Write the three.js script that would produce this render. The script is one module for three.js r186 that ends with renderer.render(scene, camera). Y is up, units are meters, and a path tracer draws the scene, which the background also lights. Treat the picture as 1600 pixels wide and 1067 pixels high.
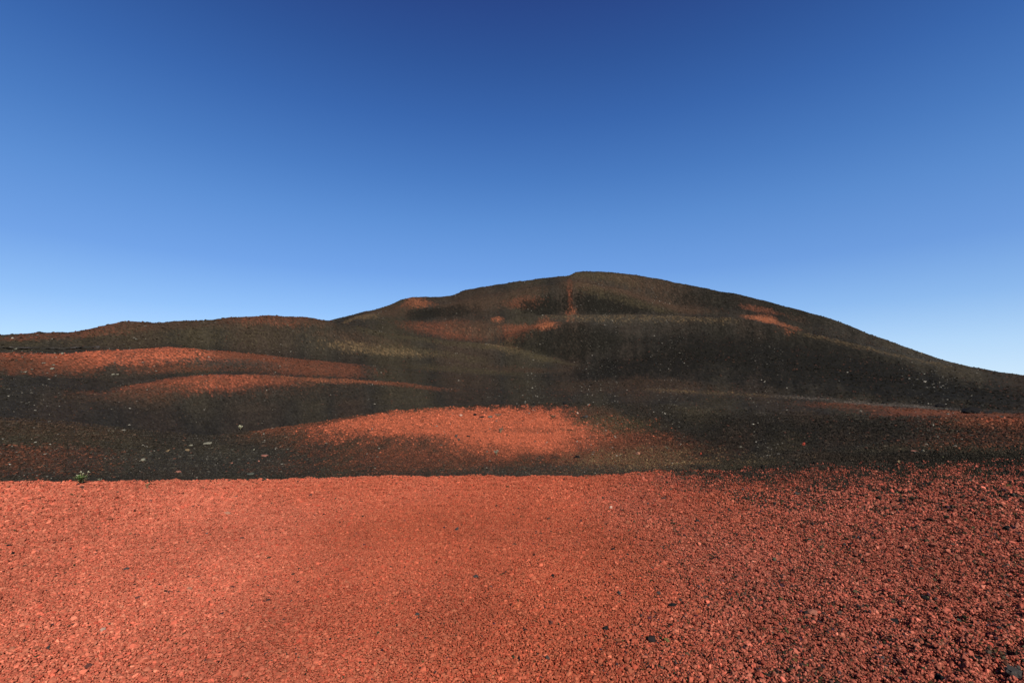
import * as THREE from 'three';
import { mergeGeometries } from 'three/addons/utils/BufferGeometryUtils.js';
import { createNoise2D, createNoise3D } from 'simplex-noise';

// ---------------------------------------------------------------- camera, sky, sun, exposure
const scene = new THREE.Scene();
const EYE = 1.6;
const camera = new THREE.PerspectiveCamera(2 * Math.atan(533.5 / 740) * 180 / Math.PI, 1600 / 1067, 0.1, 12000);
camera.position.set(0, EYE, 0);
camera.rotation.x = 5.17 * Math.PI / 180;

const renderer = new THREE.WebGLRenderer({ antialias: true });
renderer.setSize(1024, 682);
renderer.toneMapping = THREE.LinearToneMapping;
const EXPOSURE = 1.8;
renderer.toneMappingExposure = EXPOSURE;
renderer.shadowMap.enabled = true;

const SUN_HEIGHT = 37 * Math.PI / 180, SUN_TURN = 24 * Math.PI / 180;   // behind the viewer, to the right
const sunWay = new THREE.Vector3(Math.sin(SUN_TURN) * Math.cos(SUN_HEIGHT), Math.sin(SUN_HEIGHT), Math.cos(SUN_TURN) * Math.cos(SUN_HEIGHT));
const sun = new THREE.DirectionalLight(new THREE.Color(1, 0.95, 0.87), 4.8);
sun.position.copy(sunWay).multiplyScalar(900);
sun.castShadow = true;
sun.shadow.mapSize.set(4096, 4096);
Object.assign(sun.shadow.camera, { left: -900, right: 900, top: 900, bottom: -900, near: 1, far: 3000 });
scene.add(sun, sun.target);

{ // clear mountain air: one colour for each height above the horizon, deep blue overhead
  const stops = [[0, 212, 236, 255], [1.2, 204, 232, 255], [4, 181, 217, 252], [8, 143, 188, 241], [13, 112, 160, 226], [19, 92, 142, 210], [24, 75, 124, 194], [30, 59, 104, 175], [35.5, 49, 88, 156], [41, 43, 73, 139], [55, 37, 61, 122], [90, 31, 51, 109]];
  const lin = (c) => { c /= 255; return c <= 0.04045 ? c / 12.92 : ((c + 0.055) / 1.055) ** 2.4; };
  const W = 256, H = 1024, data = new Float32Array(W * H * 4);
  for (let j = 0; j < H; j++) {
    const up = Math.max(0, (j + 0.5) / H * 180 - 90);
    let k = 0; while (k < stops.length - 2 && stops[k + 1][0] < up) k++;
    const f = Math.min(1, Math.max(0, (up - stops[k][0]) / (stops[k + 1][0] - stops[k][0])));
    for (let i = 0; i < W; i++) {
      const turn = ((i + 0.5) / W - 0.5) * 2 * Math.PI, e = up * Math.PI / 180, toSun = Math.cos(e) * Math.cos(turn) * sunWay.x + Math.sin(e) * sunWay.y + Math.cos(e) * Math.sin(turn) * sunWay.z;
      const air = 0.96 + 0.28 * toSun * toSun;   // clean air scatters least at right angles to the sun
      for (let c = 0; c < 3; c++) data[(j * W + i) * 4 + c] = air * lin(stops[k][c + 1] * (1 - f) + stops[k + 1][c + 1] * f) / EXPOSURE;
      data[(j * W + i) * 4 + 3] = 1;
    }
  }
  const sky = new THREE.DataTexture(data, W, H, THREE.RGBAFormat, THREE.FloatType);
  sky.mapping = THREE.EquirectangularReflectionMapping; sky.magFilter = sky.minFilter = THREE.LinearFilter; sky.needsUpdate = true;
  scene.background = sky; scene.environment = sky;
}

// ---------------------------------------------------------------- helpers
function seeded(a) { return () => { a = (a + 0x6d2b79f5) | 0; let t = Math.imul(a ^ (a >>> 15), 1 | a); t = (t + Math.imul(t ^ (t >>> 7), 61 | t)) ^ t; return ((t ^ (t >>> 14)) >>> 0) / 4294967296; }; }
const rnd = seeded(7);
const gauss = (r = rnd) => Math.sqrt(-2 * Math.log(r() + 1e-9)) * Math.cos(6.2832 * r());
const n2 = createNoise2D(seeded(11)), n3 = createNoise3D(seeded(12));
const clamp = (x, a = 0, b = 1) => Math.min(b, Math.max(a, x));
const smooth = (a, b, x) => { const t = clamp((x - a) / (b - a)); return t * t * (3 - 2 * t); };
const mix = (a, b, t) => a + (b - a) * t;
const DEG = Math.PI / 180;
const taken = {};
function named(o, name) { const n = taken[name] = (taken[name] ?? -1) + 1; o.name = n ? `${name}_${String(n).padStart(3, '0')}` : name; return o; }
function tag(o, label, category, group, kind) { o.userData.label = label; if (category) o.userData.category = category; if (group) o.userData.group = group; if (kind) o.userData.kind = kind; return o; }
const shaded = (o) => { o.traverse((c) => { if (c.isMesh) { c.castShadow = true; c.receiveShadow = true; } }); return o; };

// ---------------------------------------------------------------- the land: survey lines (rims, crests and hollows) round the viewpoint, one value every 1.25 degrees from -62 to 62
const LINE_DISTANCE = [
  [0,0,0,0,0,0,0,0,0,0,0,0,0,0,0,0,0,0,0,0,0,0,0,0,0,0,0,0,0,0,0,0,0,0,0,0,0,0,0,0,0,0,0,0,0,0,0,0,0,0,0,0,0,0,0,0,0,0,0,0,0,0,0,0,0,0,0,0,0,0,0,0,0,0,0,0,0,0,0,0,0,0,0,0,0,0,0,0,0,0,0,0,0,0,0,0,0,0,0,0],
  [2,2,2,2,2,2,2,2,2,2,2,2,2,2,2,2,2,2,2,2,2,2,2,2,2,2,2,2,2,2,2,2,2,2,2,2,2,2,2,2,2,2,2,2,2,2,2,2,2,2,2,2,2,2,2,2,2,2,2,2,2,2,2,2,2,2,2,2,2,2,2,2,2,2,2,2,2,2,2,2,2,2,2,2,2,2,2,2,2,2,2,2,2,2,2,2,2,2,2,2],
  [16.55,15.9,15.31,14.77,14.28,13.83,13.41,13.03,12.67,12.34,12.02,11.73,11.46,11.22,11,10.79,10.59,10.4,10.22,10.05,9.89,9.74,9.6,9.47,9.37,9.27,9.18,9.1,9.02,8.95,8.88,8.82,8.76,8.71,8.66,8.61,8.58,8.54,8.51,8.49,8.46,8.45,8.43,8.42,8.4,8.37,8.35,8.33,8.31,8.3,8.29,8.29,8.3,8.31,8.33,8.35,8.39,8.48,8.57,8.67,8.77,8.88,8.96,9.02,9.08,9.13,9.18,9.24,9.37,9.52,9.67,9.83,10,10.15,10.32,10.5,10.69,10.9,11.11,11.34,11.59,11.85,12.13,12.44,12.76,13.1,13.48,13.87,14.29,14.73,15.21,15.73,16.3,16.84,17,17,17,17,17,17],
  [21,21,20.26,19.54,18.88,18.28,17.72,17.2,16.72,16.27,15.85,15.46,15.1,14.77,14.47,14.19,13.92,13.66,13.42,13.19,12.97,12.77,12.58,12.4,12.26,12.13,12.01,11.89,11.78,11.68,11.59,11.5,11.42,11.35,11.28,11.22,11.17,11.12,11.08,11.04,11.01,10.99,10.97,10.95,10.93,10.89,10.86,10.83,10.8,10.79,10.78,10.78,10.79,10.81,10.83,10.86,10.92,11.03,11.15,11.28,11.42,11.56,11.67,11.75,11.83,11.9,11.97,12.05,12.22,12.41,12.61,12.82,13.05,13.26,13.48,13.72,13.98,14.25,14.53,14.84,15.17,15.52,15.89,16.29,16.72,17.18,17.67,18.2,18.75,19.34,19.97,20.66,21,21,21,21,21,21,21,21],
  [25.5,25.5,25.3,24.4,23.58,22.83,22.13,21.48,20.88,20.32,19.8,19.31,18.86,18.45,18.08,17.73,17.39,17.07,16.76,16.48,16.21,16,16,16,16,16,16,16,16,16,16,16,16,16,16,16,16,16,16,16,16,16,16,16,16,16,16,16,16,16,16,16,16,16,16,16,16,16,16,16,16,16,16,16,16,16,16,16,16,16,16,16.02,16.31,16.57,16.85,17.15,17.46,17.8,18.16,18.54,18.95,19.39,19.85,20.35,20.88,21.46,22.07,22.73,23.42,24.15,24.94,25.5,25.5,25.5,25.5,25.5,25.5,25.5,25.5,25.5],
  [28,28,28,28,28,28,28,28,28,28,28,28,28,28,28,28,28,28,28,28,28,28,28,28,28,28,28,28,28,28,28,28,28,28,28,28,28,28,28,28,28,28,28,28,28,28,28,28,28,28,28,28,28,28,28,28,28,28,28,28,28,28,28,28,28,28,28,28,28,28,28,28,28,28,28,28,28,28,28,28,28,28,28,28,28,28,28,28,28,28,28,28,28,28,28,28,28,28,28,28],
  [42,42,42,42,42,42,42,42,42,42,42,42,42,42,42,42,42,42,42,42,42,42,42,42,42,42,42,42,42,42,42,42,42,42,42,42,42,42,42,42,42,42,42,42,42,42,42,42,42,42,42,42,42,42,42,42,42,42,42,42,42,42,42,42,42,42,42,42,42,42,42,42,42,42,42,42,42,42,42,42,42,42,42,42,42,42,42,42,42,42,42,42,42,42,42,42,42,42,42,42],
  [60,60,60,60,60,60,60,60,60,60,60,60,60,60,60,60,60,60,60,60,60,60,60,60,60,60,60,60,60,60,60,60,60,60,60,60,60,60,60,60,60,60,60,60,60,60,60,60,60,60,60,60,60,60,60,60,60,60,60,60,60,60,60,60,60,60,60,60,60,60,60,60,60,60,60,60,60,60,60,60,60,60,60,60,60,60,60,60,60,60,60,60,60,60,60,60,60,60,60,60],
  [82,82,82,82,82,82,82,82,82,82,82,82,82,82,82,82,82,82,82,82,82,82,82,82,82,82,82,82,82,82,82,82,82,82,82,82,82,82,82,82,82,82,82,82,82,82,82,82,82,82,82,82,82,82,82,82,82,82,82,82,82,82,82,82,82,82,82,82,82,82,82,82,82,82,82,82,82,82,82,82,82,82,82,82,82,82,82,82,82,82,82,82,82,82,82,82,82,82,82,82],
  [110,110,110,110,110,110,110,110,110,110,110,110,110,110,110,110,110,110,110,110,110,110,110,110,110,110,110,110,110,110,110,110,110,110,110,110,110,110,110,110,110,110,110,110,110,110,110,110,110,110,110,110,110,110,110,110,110,110,110,110,110,110,110,110,110,110,110,110,110,110,110,110,110,110,110,110,110,110,110,110,110,110,110,110,110,110,110,110,110,110,110,110,110,110,110,110,110,110,110,110],
  [150,150,150,150,150,150,150,150,150,150,150,150,150,150,150,150,150,150,150,150,150,150,150,150,150,150,150,150,150,150,150,150,150,150,150,150,150,150,150,150,150,150,150,150,150,150,150,150,150,150,150,150,150,150,150,150,150,150,150,150,150,150,150,150,150,150,150,150,150,150,150,150,150,150,150,150,150,150,150,150,150,150,150,150,150,150,150,150,150,150,150,150,150,150,150,150,150,150,150,150],
  [178,178,178,178,178,178,178,178,178,178,178,178,178,178,178,178,178,178,178,178,178,178,178,178,178,178,178,178,178,178,178,178,178,178,178,178,178,178,178,178,178,178,178,178,178,178,178,178,178,178,178,178,178,178,178,178,178,178,178,178,178,178,178,178,178,178,178,178,178,178,178,178,178,178,178,178,178,178,178,178,178,178,178,178,178,178,178,178,178,178,178,178,178,178,178,178,178,178,178,178],
  [215,215,215,215,215,215,215,215,215,215,215,215,215,215,215,215,215,215,215,215,215,215,215,215,215,215,215,215,215,215,215,215,215,215,215,215,215,215,215,215,215,215,215,215,215,215,215,215,215,215,215,215,215,215,215,215,215,215,215,215,215,215,215,215,215,215,215,215,215,215,215,215,215,215,215,215,215,215,215,215,215,215,215,215,215,215,215,215,215,215,215,215,215,215,215,215,215,215,215,215],
  [260,260,260,260,260,260,260,260,260,260,260,260,260,260,260,260,260,260,260,260,260,260,260,260,260,260,260,260,260,260,260,260,260,260,260,260,260,260,260,260,260,260,260,260,260,260,260,260,260,260,260,260,260,260,260,260,260,260,260,260,260,260,260,260,260,260,260,260,260,260,260,260,260,260,260,260,260,260,260,260,260,260,260,260,260,260,260,260,260,260,260,260,260,260,260,260,260,260,260,260],
  [305,305,305,305,305,305,305,305,305,305,305,305,305,305,305,305,305,305,305,305,305,305,305,305,305,305,305,305,305,305,305,305,305,305,305,305,305,305,305,305,305,305,305,305,305,305,305,305,305,305,305,305,305,305,305,305,305,305,305,305,305,305,305,305,305,305,305,305,305,305,305,305,305,305,305,305,305,305,305,305,305,305,305,305,305,305,305,305,305,305,305,305,305,305,305,305,305,305,305,305],
  [350,350,350,350,350,350,350,350,350,350,350,350,350,350,350,350,350,350,350,350,350,350,350,350,350,350,350,350,350,350,350,350,350,350,350,350,350,350,350,350,350,350,350,350,350,350,350,350,350,350,350,350,350,350,350,350,350,350,350,350,350,350,350,350,350,350,350,350,350,350,350,350,350,350,350,350,350,350,350,350,350,350,350,350,350,350,350,350,350,350,350,350,350,350,350,350,350,350,350,350],
  [415,415,415,415,415,415,415,415,415,415,415,415,415,415,415,415,415,415,415,415,415,415,415,415,415,415,415,415,415,415,415,415,415,415,415,415,415,415,415,415,415,415,415,415,415,415,415,415,415,415,415,415,415,415,415,415,415,415,415,415,415,415,415,415,415,415,415,415,415,415,415,415,415,415,415,415,415,415,415,415,415,415,415,415,415,415,415,415,415,415,415,415,415,415,415,415,415,415,415,415],
  [455,455,455,455,455,455,455,455,455,455,455,455,455,455,455,455,455,455,455,455,455,455,455,455,455,455,455,455,455,455,455,455,455,455,455,455,455,455,455,455,455,455,455,455,455,455,455,455,455,455,455,455,455,455,455,455,455,455,455,455,455,455,455,455,455,455,455,455,455,455,455,455,455,455,455,455,455,455,455,455,455,455,455,455,455,455,455,455,455,455,455,455,455,455,455,455,455,455,455,455],
  [525,525,525,525,525,525,525,525,525,525,525,525,525,525,525,525,525,525,525,525,525,525,525,525,525,525,525,525,525,525,525,525,525,525,525,525,525,525,525,525,525,525,525,525,525,525,525,525,525,525,525,525,525,525,525,525,525,525,525,525,525,525,525,525,525,525,525,525,525,525,525,525,525,525,525,525,525,525,525,525,525,525,525,525,525,525,525,525,525,525,525,525,525,525,525,525,525,525,525,525],
  [548,548,548,548,548,548,548,548,548,548,548,548,548,548,548,548,548,548,548,548,548,548,548,548,548,548,548,548,548,548,548,548,548,548,548,548,548,548,548,548,548,548,548,548,548,548,548,548,548,548,548,548,548,548,548,548,548,548,548,548,548,548,548,548,548,548,548,548,548,548,548,548,548,548,548,548,548,548,548,548,548,548,548,548,548,548,548,548,548,548,548,548,548,548,548,548,548,548,548,548],
  [580,580,580,580,580,580,580,580,580,580,580,580,580,580,580,580,580,580,580,580,580,580,580,580,580,580,580,580,580,580,580,580,580,580,580,580,580,580,580,580,580,580,580,580,580,580,580,580,580,580,580,580,580,580,580,580,580,580,580,580,580,580,580,580,580,580,580,580,580,580,580,580,580,580,580,580,580,580,580,580,580,580,580,580,580,580,580,580,580,580,580,580,580,580,580,580,580,580,580,580],
  [608,608,608,608,608,608,608,608,608,608,608,608,608,608,608,608,608,608,608,608,608,608,608,608,608,608,608,608,608,608,608,608,608,608,608,608,608,608,608,608,608,608,608,608,608,608,608,608,608,608,608,608,608,608,608,608,608,608,608,608,608,608,608,608,608,608,608,608,608,608,608,608,608,608,608,608,608,608,608,608,608,608,608,608,608,608,608,608,608,608,608,608,608,608,608,608,608,608,608,608],
  [690,690,690,690,690,690,690,690,690,690,690,690,690,690,690,690,690,690,690,690,690,690,690,690,690,690,690,690,690,690,690,690,690,690,690,690,690,690,690,690,690,690,690,690,690,690,690,690,690,690,690,690,690,690,690,690,690,690,690,690,690,690,690,690,690,690,690,690,690,690,690,690,690,690,690,690,690,690,690,690,690,690,690,690,690,690,690,690,690,690,690,690,690,690,690,690,690,690,690,690],
  [718,718,718,718,718,718,718,718,718,718,718,718,718,718,718,718,718,718,718,718,718,718,718,718,718,718,718,718,718,718,718,718,718,718,718,718,718,718,718,718,718,718,718,718,718,718,718,718,718,718,718,718,718,718,718,718,718,718,718,718,718,718,718,718,718,718,718,718,718,718,718,718,718,718,718,718,718,718,718,718,718,718,718,718,718,718,718,718,718,718,718,718,718,718,718,718,718,718,718,718],
  [790,790,790,790,790,790,790,790,790,790,790,790,790,790,790,790,790,790,790,790,790,790,790,790,790,790,790,790,790,790,790,790,790,790,790,790,790,790,790,790,790,790,790,790,790,790,790,790,790,790,790,790,790,790,790,790,790,790,790,790,790,790,790,790,790,790,790,790,790,790,790,790,790,790,790,790,790,790,790,790,790,790,790,790,790,790,790,790,790,790,790,790,790,790,790,790,790,790,790,790],
  [930,930,930,930,930,930,930,930,930,930,930,930,930,930,930,930,930,930,930,930,930,930,930,930,930,930,930,930,930,930,930,930,930,930,930,930,930,930,930,930,930,930,930,930,930,930,930,930,930,930,930,930,930,930,930,930,930,930,930,930,930,930,930,930,930,930,930,930,930,930,930,930,930,930,930,930,930,930,930,930,930,930,930,930,930,930,930,930,930,930,930,930,930,930,930,930,930,930,930,930],
  [1300,1300,1300,1300,1300,1300,1300,1300,1300,1300,1300,1300,1300,1300,1300,1300,1300,1300,1300,1300,1300,1300,1300,1300,1300,1300,1300,1300,1300,1300,1300,1300,1300,1300,1300,1300,1300,1300,1300,1300,1300,1300,1300,1300,1300,1300,1300,1300,1300,1300,1300,1300,1300,1300,1300,1300,1300,1300,1300,1300,1300,1300,1300,1300,1300,1300,1300,1300,1300,1300,1300,1300,1300,1300,1300,1300,1300,1300,1300,1300,1300,1300,1300,1300,1300,1300,1300,1300,1300,1300,1300,1300,1300,1300,1300,1300,1300,1300,1300,1300],
  [6000,6000,6000,6000,6000,6000,6000,6000,6000,6000,6000,6000,6000,6000,6000,6000,6000,6000,6000,6000,6000,6000,6000,6000,6000,6000,6000,6000,6000,6000,6000,6000,6000,6000,6000,6000,6000,6000,6000,6000,6000,6000,6000,6000,6000,6000,6000,6000,6000,6000,6000,6000,6000,6000,6000,6000,6000,6000,6000,6000,6000,6000,6000,6000,6000,6000,6000,6000,6000,6000,6000,6000,6000,6000,6000,6000,6000,6000,6000,6000,6000,6000,6000,6000,6000,6000,6000,6000,6000,6000,6000,6000,6000,6000,6000,6000,6000,6000,6000,6000],
];
const LINE_HEIGHT = [
  [0,0,0,0,0,0,0,0,0,0,0,0,0,0,0,0,0,0,0,0,0,0,0,0,0,0,0,0,0,0,0,0,0,0,0,0,0,0,0,0,0,0,0,0,0,0,0,0,0,0,0,0,0,0,0,0,0,0,0,0,0,0,0,0,0,0,0,0,0,0,0,0,0,0,0,0,0,0,0,0,0,0,0,0,0,0,0,0,0,0,0,0,0,0,0,0,0,0,0,0],
  [0,0,0,0,0,0,0,0,0,0,0,0,0,0,0,0,0,0,0,0,0,0,0,0,0,0,0,0,0,0,0,0,0,0,0,0,0,0,0,0,0,0,0,0,0,0,0,0,0,0,0,0,0,0,0,0,0,0,0,0,0,0,0,0,0,0,0,0,0,0,0,0,0,0,0,0,0,0,0,0,0,0,0,0,0,0,0,0,0,0,0,0,0,0,0,0,0,0,0,0],
  [0,0,0,0,0,0,0,0,0,0,0,0,0,0,0,0,-0,0,0,-0,0,0,0,0,0,0,0,0,0,0,-0,0,0,0,0,0,0,0,0,0,0,0,0,0,0,0,0,-0,0,0,0,0,0,-0,0,0,0,0,-0,-0,0,0,-0,0,0,0,0,0,-0,0,0,0,0,0,0,0,-0,0,0,0,0,0,0,0,0,0,0,0,0,0,0,0,0,0,0,0,0,0,0,0],
  [-0.65,-0.65,-0.65,-0.65,-0.65,-0.65,-0.65,-0.65,-0.64,-0.64,-0.64,-0.64,-0.64,-0.64,-0.64,-0.64,-0.64,-0.64,-0.63,-0.63,-0.63,-0.63,-0.63,-0.63,-0.63,-0.63,-0.63,-0.63,-0.63,-0.63,-0.62,-0.62,-0.62,-0.62,-0.62,-0.62,-0.62,-0.62,-0.62,-0.62,-0.62,-0.62,-0.62,-0.62,-0.62,-0.62,-0.62,-0.62,-0.62,-0.62,-0.62,-0.62,-0.62,-0.62,-0.62,-0.62,-0.62,-0.62,-0.62,-0.62,-0.63,-0.63,-0.61,-0.58,-0.54,-0.51,-0.47,-0.43,-0.4,-0.36,-0.33,-0.32,-0.3,-0.29,-0.27,-0.26,-0.24,-0.23,-0.23,-0.23,-0.23,-0.23,-0.23,-0.23,-0.23,-0.23,-0.22,-0.22,-0.22,-0.22,-0.22,-0.22,-0.22,-0.22,-0.22,-0.22,-0.22,-0.22,-0.22,-0.22],
  [-1.01,-1.01,-1.01,-1.01,-1.01,-1.01,-1.01,-1.01,-1,-1,-1,-1,-1,-1,-1,-0.99,-0.99,-0.99,-0.99,-0.99,-0.99,-0.99,-1.03,-1.07,-1.1,-1.12,-1.15,-1.18,-1.2,-1.22,-1.25,-1.27,-1.28,-1.3,-1.32,-1.33,-1.35,-1.36,-1.37,-1.38,-1.38,-1.39,-1.4,-1.4,-1.4,-1.42,-1.42,-1.43,-1.44,-1.44,-1.45,-1.45,-1.44,-1.44,-1.43,-1.43,-1.41,-1.38,-1.35,-1.31,-1.28,-1.24,-1.2,-1.14,-1.08,-1.03,-0.98,-0.92,-0.85,-0.77,-0.7,-0.64,-0.62,-0.59,-0.57,-0.54,-0.51,-0.5,-0.5,-0.49,-0.49,-0.49,-0.49,-0.49,-0.48,-0.48,-0.48,-0.47,-0.47,-0.47,-0.47,-0.46,-0.46,-0.46,-0.46,-0.46,-0.45,-0.45,-0.45,-0.45],
  [-0.27,-0.35,-0.42,-0.5,-0.59,-0.68,-0.77,-0.85,-0.94,-1.02,-1.1,-1.18,-1.26,-1.34,-1.41,-1.47,-1.54,-1.61,-1.67,-1.73,-1.79,-1.85,-1.91,-1.96,-2.02,-2.07,-2.12,-2.17,-2.2,-2.23,-2.26,-2.29,-2.32,-2.34,-2.36,-2.38,-2.4,-2.42,-2.44,-2.46,-2.48,-2.5,-2.52,-2.54,-2.56,-2.57,-2.58,-2.59,-2.6,-2.6,-2.6,-2.6,-2.6,-2.59,-2.58,-2.57,-2.56,-2.55,-2.53,-2.52,-2.5,-2.47,-2.43,-2.37,-2.3,-2.24,-2.17,-2.1,-2,-1.9,-1.8,-1.7,-1.6,-1.53,-1.46,-1.39,-1.31,-1.24,-1.16,-1.09,-1.01,-0.94,-0.87,-0.8,-0.74,-0.67,-0.6,-0.53,-0.47,-0.42,-0.36,-0.31,-0.25,-0.19,-0.13,-0.07,-0.01,0.05,0.11,0.17],
  [-0.48,-0.57,-0.65,-0.74,-0.84,-0.94,-1.04,-1.14,-1.24,-1.33,-1.43,-1.52,-1.61,-1.72,-1.83,-1.94,-2.06,-2.18,-2.3,-2.42,-2.53,-2.64,-2.75,-2.83,-2.84,-2.84,-2.85,-2.85,-2.82,-2.77,-2.73,-2.68,-2.63,-2.55,-2.47,-2.38,-2.3,-2.21,-2.15,-2.13,-2.11,-2.09,-2.07,-2.04,-2.02,-2.02,-2,-1.99,-1.98,-1.96,-1.95,-1.95,-1.95,-1.94,-1.93,-1.93,-1.93,-1.95,-1.98,-2,-2.02,-2.03,-2.05,-2.07,-2.08,-2.09,-2.1,-2.11,-2.06,-2,-1.95,-1.89,-1.83,-1.78,-1.74,-1.69,-1.64,-1.58,-1.53,-1.48,-1.42,-1.37,-1.32,-1.27,-1.22,-1.17,-1.11,-1.06,-1,-0.93,-0.87,-0.8,-0.74,-0.67,-0.6,-0.53,-0.46,-0.39,-0.31,-0.24],
  [-0.26,-0.34,-0.41,-0.5,-0.61,-0.72,-0.82,-0.92,-1.03,-1.13,-1.23,-1.33,-1.42,-1.62,-1.82,-2.02,-2.25,-2.48,-2.7,-2.94,-3.18,-3.41,-3.65,-3.82,-3.86,-3.79,-3.66,-3.52,-3.39,-3.25,-3.11,-2.97,-2.83,-2.62,-2.4,-2.18,-2,-1.86,-1.72,-1.6,-1.49,-1.39,-1.29,-1.19,-1.12,-1.08,-1.03,-0.99,-0.94,-0.9,-0.87,-0.83,-0.79,-0.76,-0.76,-0.75,-0.74,-0.74,-0.73,-0.74,-0.81,-0.88,-0.95,-1.05,-1.14,-1.23,-1.31,-1.4,-1.45,-1.49,-1.53,-1.57,-1.61,-1.62,-1.62,-1.62,-1.63,-1.63,-1.62,-1.62,-1.62,-1.6,-1.58,-1.55,-1.53,-1.5,-1.47,-1.44,-1.38,-1.33,-1.27,-1.21,-1.15,-1.09,-1.03,-0.97,-0.9,-0.83,-0.74,-0.65],
  [-0.64,-0.73,-0.82,-0.93,-1.07,-1.2,-1.33,-1.46,-1.59,-1.72,-1.84,-1.97,-2.09,-2.35,-2.61,-2.88,-3.18,-3.48,-3.79,-4.09,-4.41,-4.73,-5.05,-5.41,-5.88,-6.05,-6.02,-6,-5.97,-5.86,-5.74,-5.61,-5.48,-5.26,-5.02,-4.78,-4.56,-4.35,-4.15,-3.98,-3.81,-3.66,-3.51,-3.36,-3.25,-3.18,-3.1,-3.02,-2.94,-2.87,-2.8,-2.73,-2.66,-2.58,-2.48,-2.38,-2.28,-2.18,-2.07,-1.94,-1.74,-1.54,-1.47,-1.6,-1.73,-1.86,-1.98,-2.11,-2.18,-2.24,-2.3,-2.36,-2.42,-2.44,-2.45,-2.46,-2.47,-2.48,-2.48,-2.48,-2.48,-2.47,-2.45,-2.42,-2.39,-2.36,-2.33,-2.29,-2.23,-2.16,-2.1,-2.02,-1.95,-1.88,-1.8,-1.73,-1.65,-1.56,-1.44,-1.32],
  [-0.3,-0.38,-0.45,-0.57,-0.7,-0.84,-0.98,-1.11,-1.24,-1.37,-1.5,-1.63,-1.76,-1.98,-2.19,-2.4,-2.68,-2.95,-3.22,-3.47,-3.67,-3.88,-4.08,-4.29,-4.51,-4.48,-4.33,-4.17,-4.04,-3.92,-3.79,-3.66,-3.52,-3.4,-3.27,-3.13,-3.03,-2.93,-2.87,-2.84,-2.81,-2.78,-2.75,-2.72,-2.68,-2.63,-2.58,-2.52,-2.47,-2.43,-2.39,-2.36,-2.32,-2.28,-2.25,-2.22,-2.18,-2.15,-2.11,-2.06,-2,-1.93,-1.91,-1.99,-2.07,-2.14,-2.21,-2.28,-2.35,-2.42,-2.48,-2.54,-2.6,-2.68,-2.77,-2.85,-2.93,-3,-3.08,-3.15,-3.22,-3.27,-3.29,-3.31,-3.33,-3.34,-3.35,-3.36,-3.29,-3.21,-3.13,-3.05,-2.96,-2.87,-2.78,-2.69,-2.6,-2.48,-2.33,-2.18],
  [2.02,2.04,2.05,2.01,1.94,1.87,1.8,1.73,1.66,1.59,1.52,1.45,1.37,1.18,0.98,0.78,0.55,0.31,1.03,1.78,2.53,3.15,3.7,4.09,4.25,4.35,4.35,4.35,4.17,3.95,3.74,3.53,3.43,3.32,3.22,3.02,2.8,2.58,2.36,2.14,1.77,1.32,0.88,0.46,0.17,-0.11,-0.39,-0.68,-0.84,-0.99,-1.13,-1.28,-1.42,-1.51,-1.51,-1.5,-1.49,-1.48,-1.47,-1.38,-1.1,-0.82,-0.71,-0.9,-1.08,-1.27,-1.45,-1.64,-1.82,-2,-2.18,-2.35,-2.53,-2.7,-2.87,-3.04,-3.21,-3.37,-3.53,-3.69,-3.85,-4,-4.15,-4.3,-4.45,-4.51,-4.56,-4.61,-4.53,-4.42,-4.32,-4.2,-4.09,-3.97,-3.85,-3.73,-3.61,-3.46,-3.28,-3.09],
  [2.44,2.47,2.5,2.47,2.4,2.33,2.26,2.19,2.12,2.04,1.97,1.9,1.82,1.59,1.37,1.15,0.88,0.4,0.65,1.19,1.96,2.6,3.14,3.56,3.75,3.87,3.88,3.88,3.67,3.42,3.17,2.92,2.81,2.69,2.58,2.35,2.1,1.84,1.63,1.46,1.11,0.68,0.25,0.02,0,-0.01,-0.05,-0.37,-0.55,-0.71,-0.87,-1.02,-1.18,-1.28,-1.25,-1.23,-1.21,-1.19,-1.16,-1.04,-0.7,-0.36,-0.22,-0.47,-0.71,-0.96,-1.2,-1.44,-1.67,-1.91,-2.15,-2.38,-2.61,-2.84,-3.07,-3.29,-3.52,-3.74,-3.96,-4.17,-4.38,-4.59,-4.78,-4.98,-5.17,-5.26,-5.34,-5.41,-5.34,-5.23,-5.12,-5,-4.88,-4.76,-4.64,-4.51,-4.38,-4.23,-4.01,-3.79],
  [4.1,4.2,4.31,4.35,4.36,4.38,4.39,4.4,4.41,4.42,4.43,4.43,4.41,4.2,3.99,3.77,3.39,3.02,3.59,4.17,4.75,5.27,5.75,6.08,6.2,6.32,6.43,6.54,6.31,6.01,5.71,5.42,5.29,5.15,5.01,4.73,4.43,4.12,3.81,3.5,3.02,2.47,1.92,1.4,1.06,0.72,0.39,0.05,-0.18,-0.38,-0.59,-0.8,-1,-1.12,-1.07,-1.02,-0.97,-0.91,-0.85,-0.68,-0.19,0.3,0.5,0.16,-0.17,-0.5,-0.83,-1.16,-1.45,-1.72,-2,-2.27,-2.54,-2.85,-3.17,-3.49,-3.8,-4.12,-4.42,-4.73,-5.04,-5.32,-5.55,-5.79,-6.02,-6.19,-6.35,-6.5,-6.43,-6.32,-6.2,-6.07,-5.94,-5.81,-5.67,-5.53,-5.39,-5.22,-4.97,-4.71],
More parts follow.
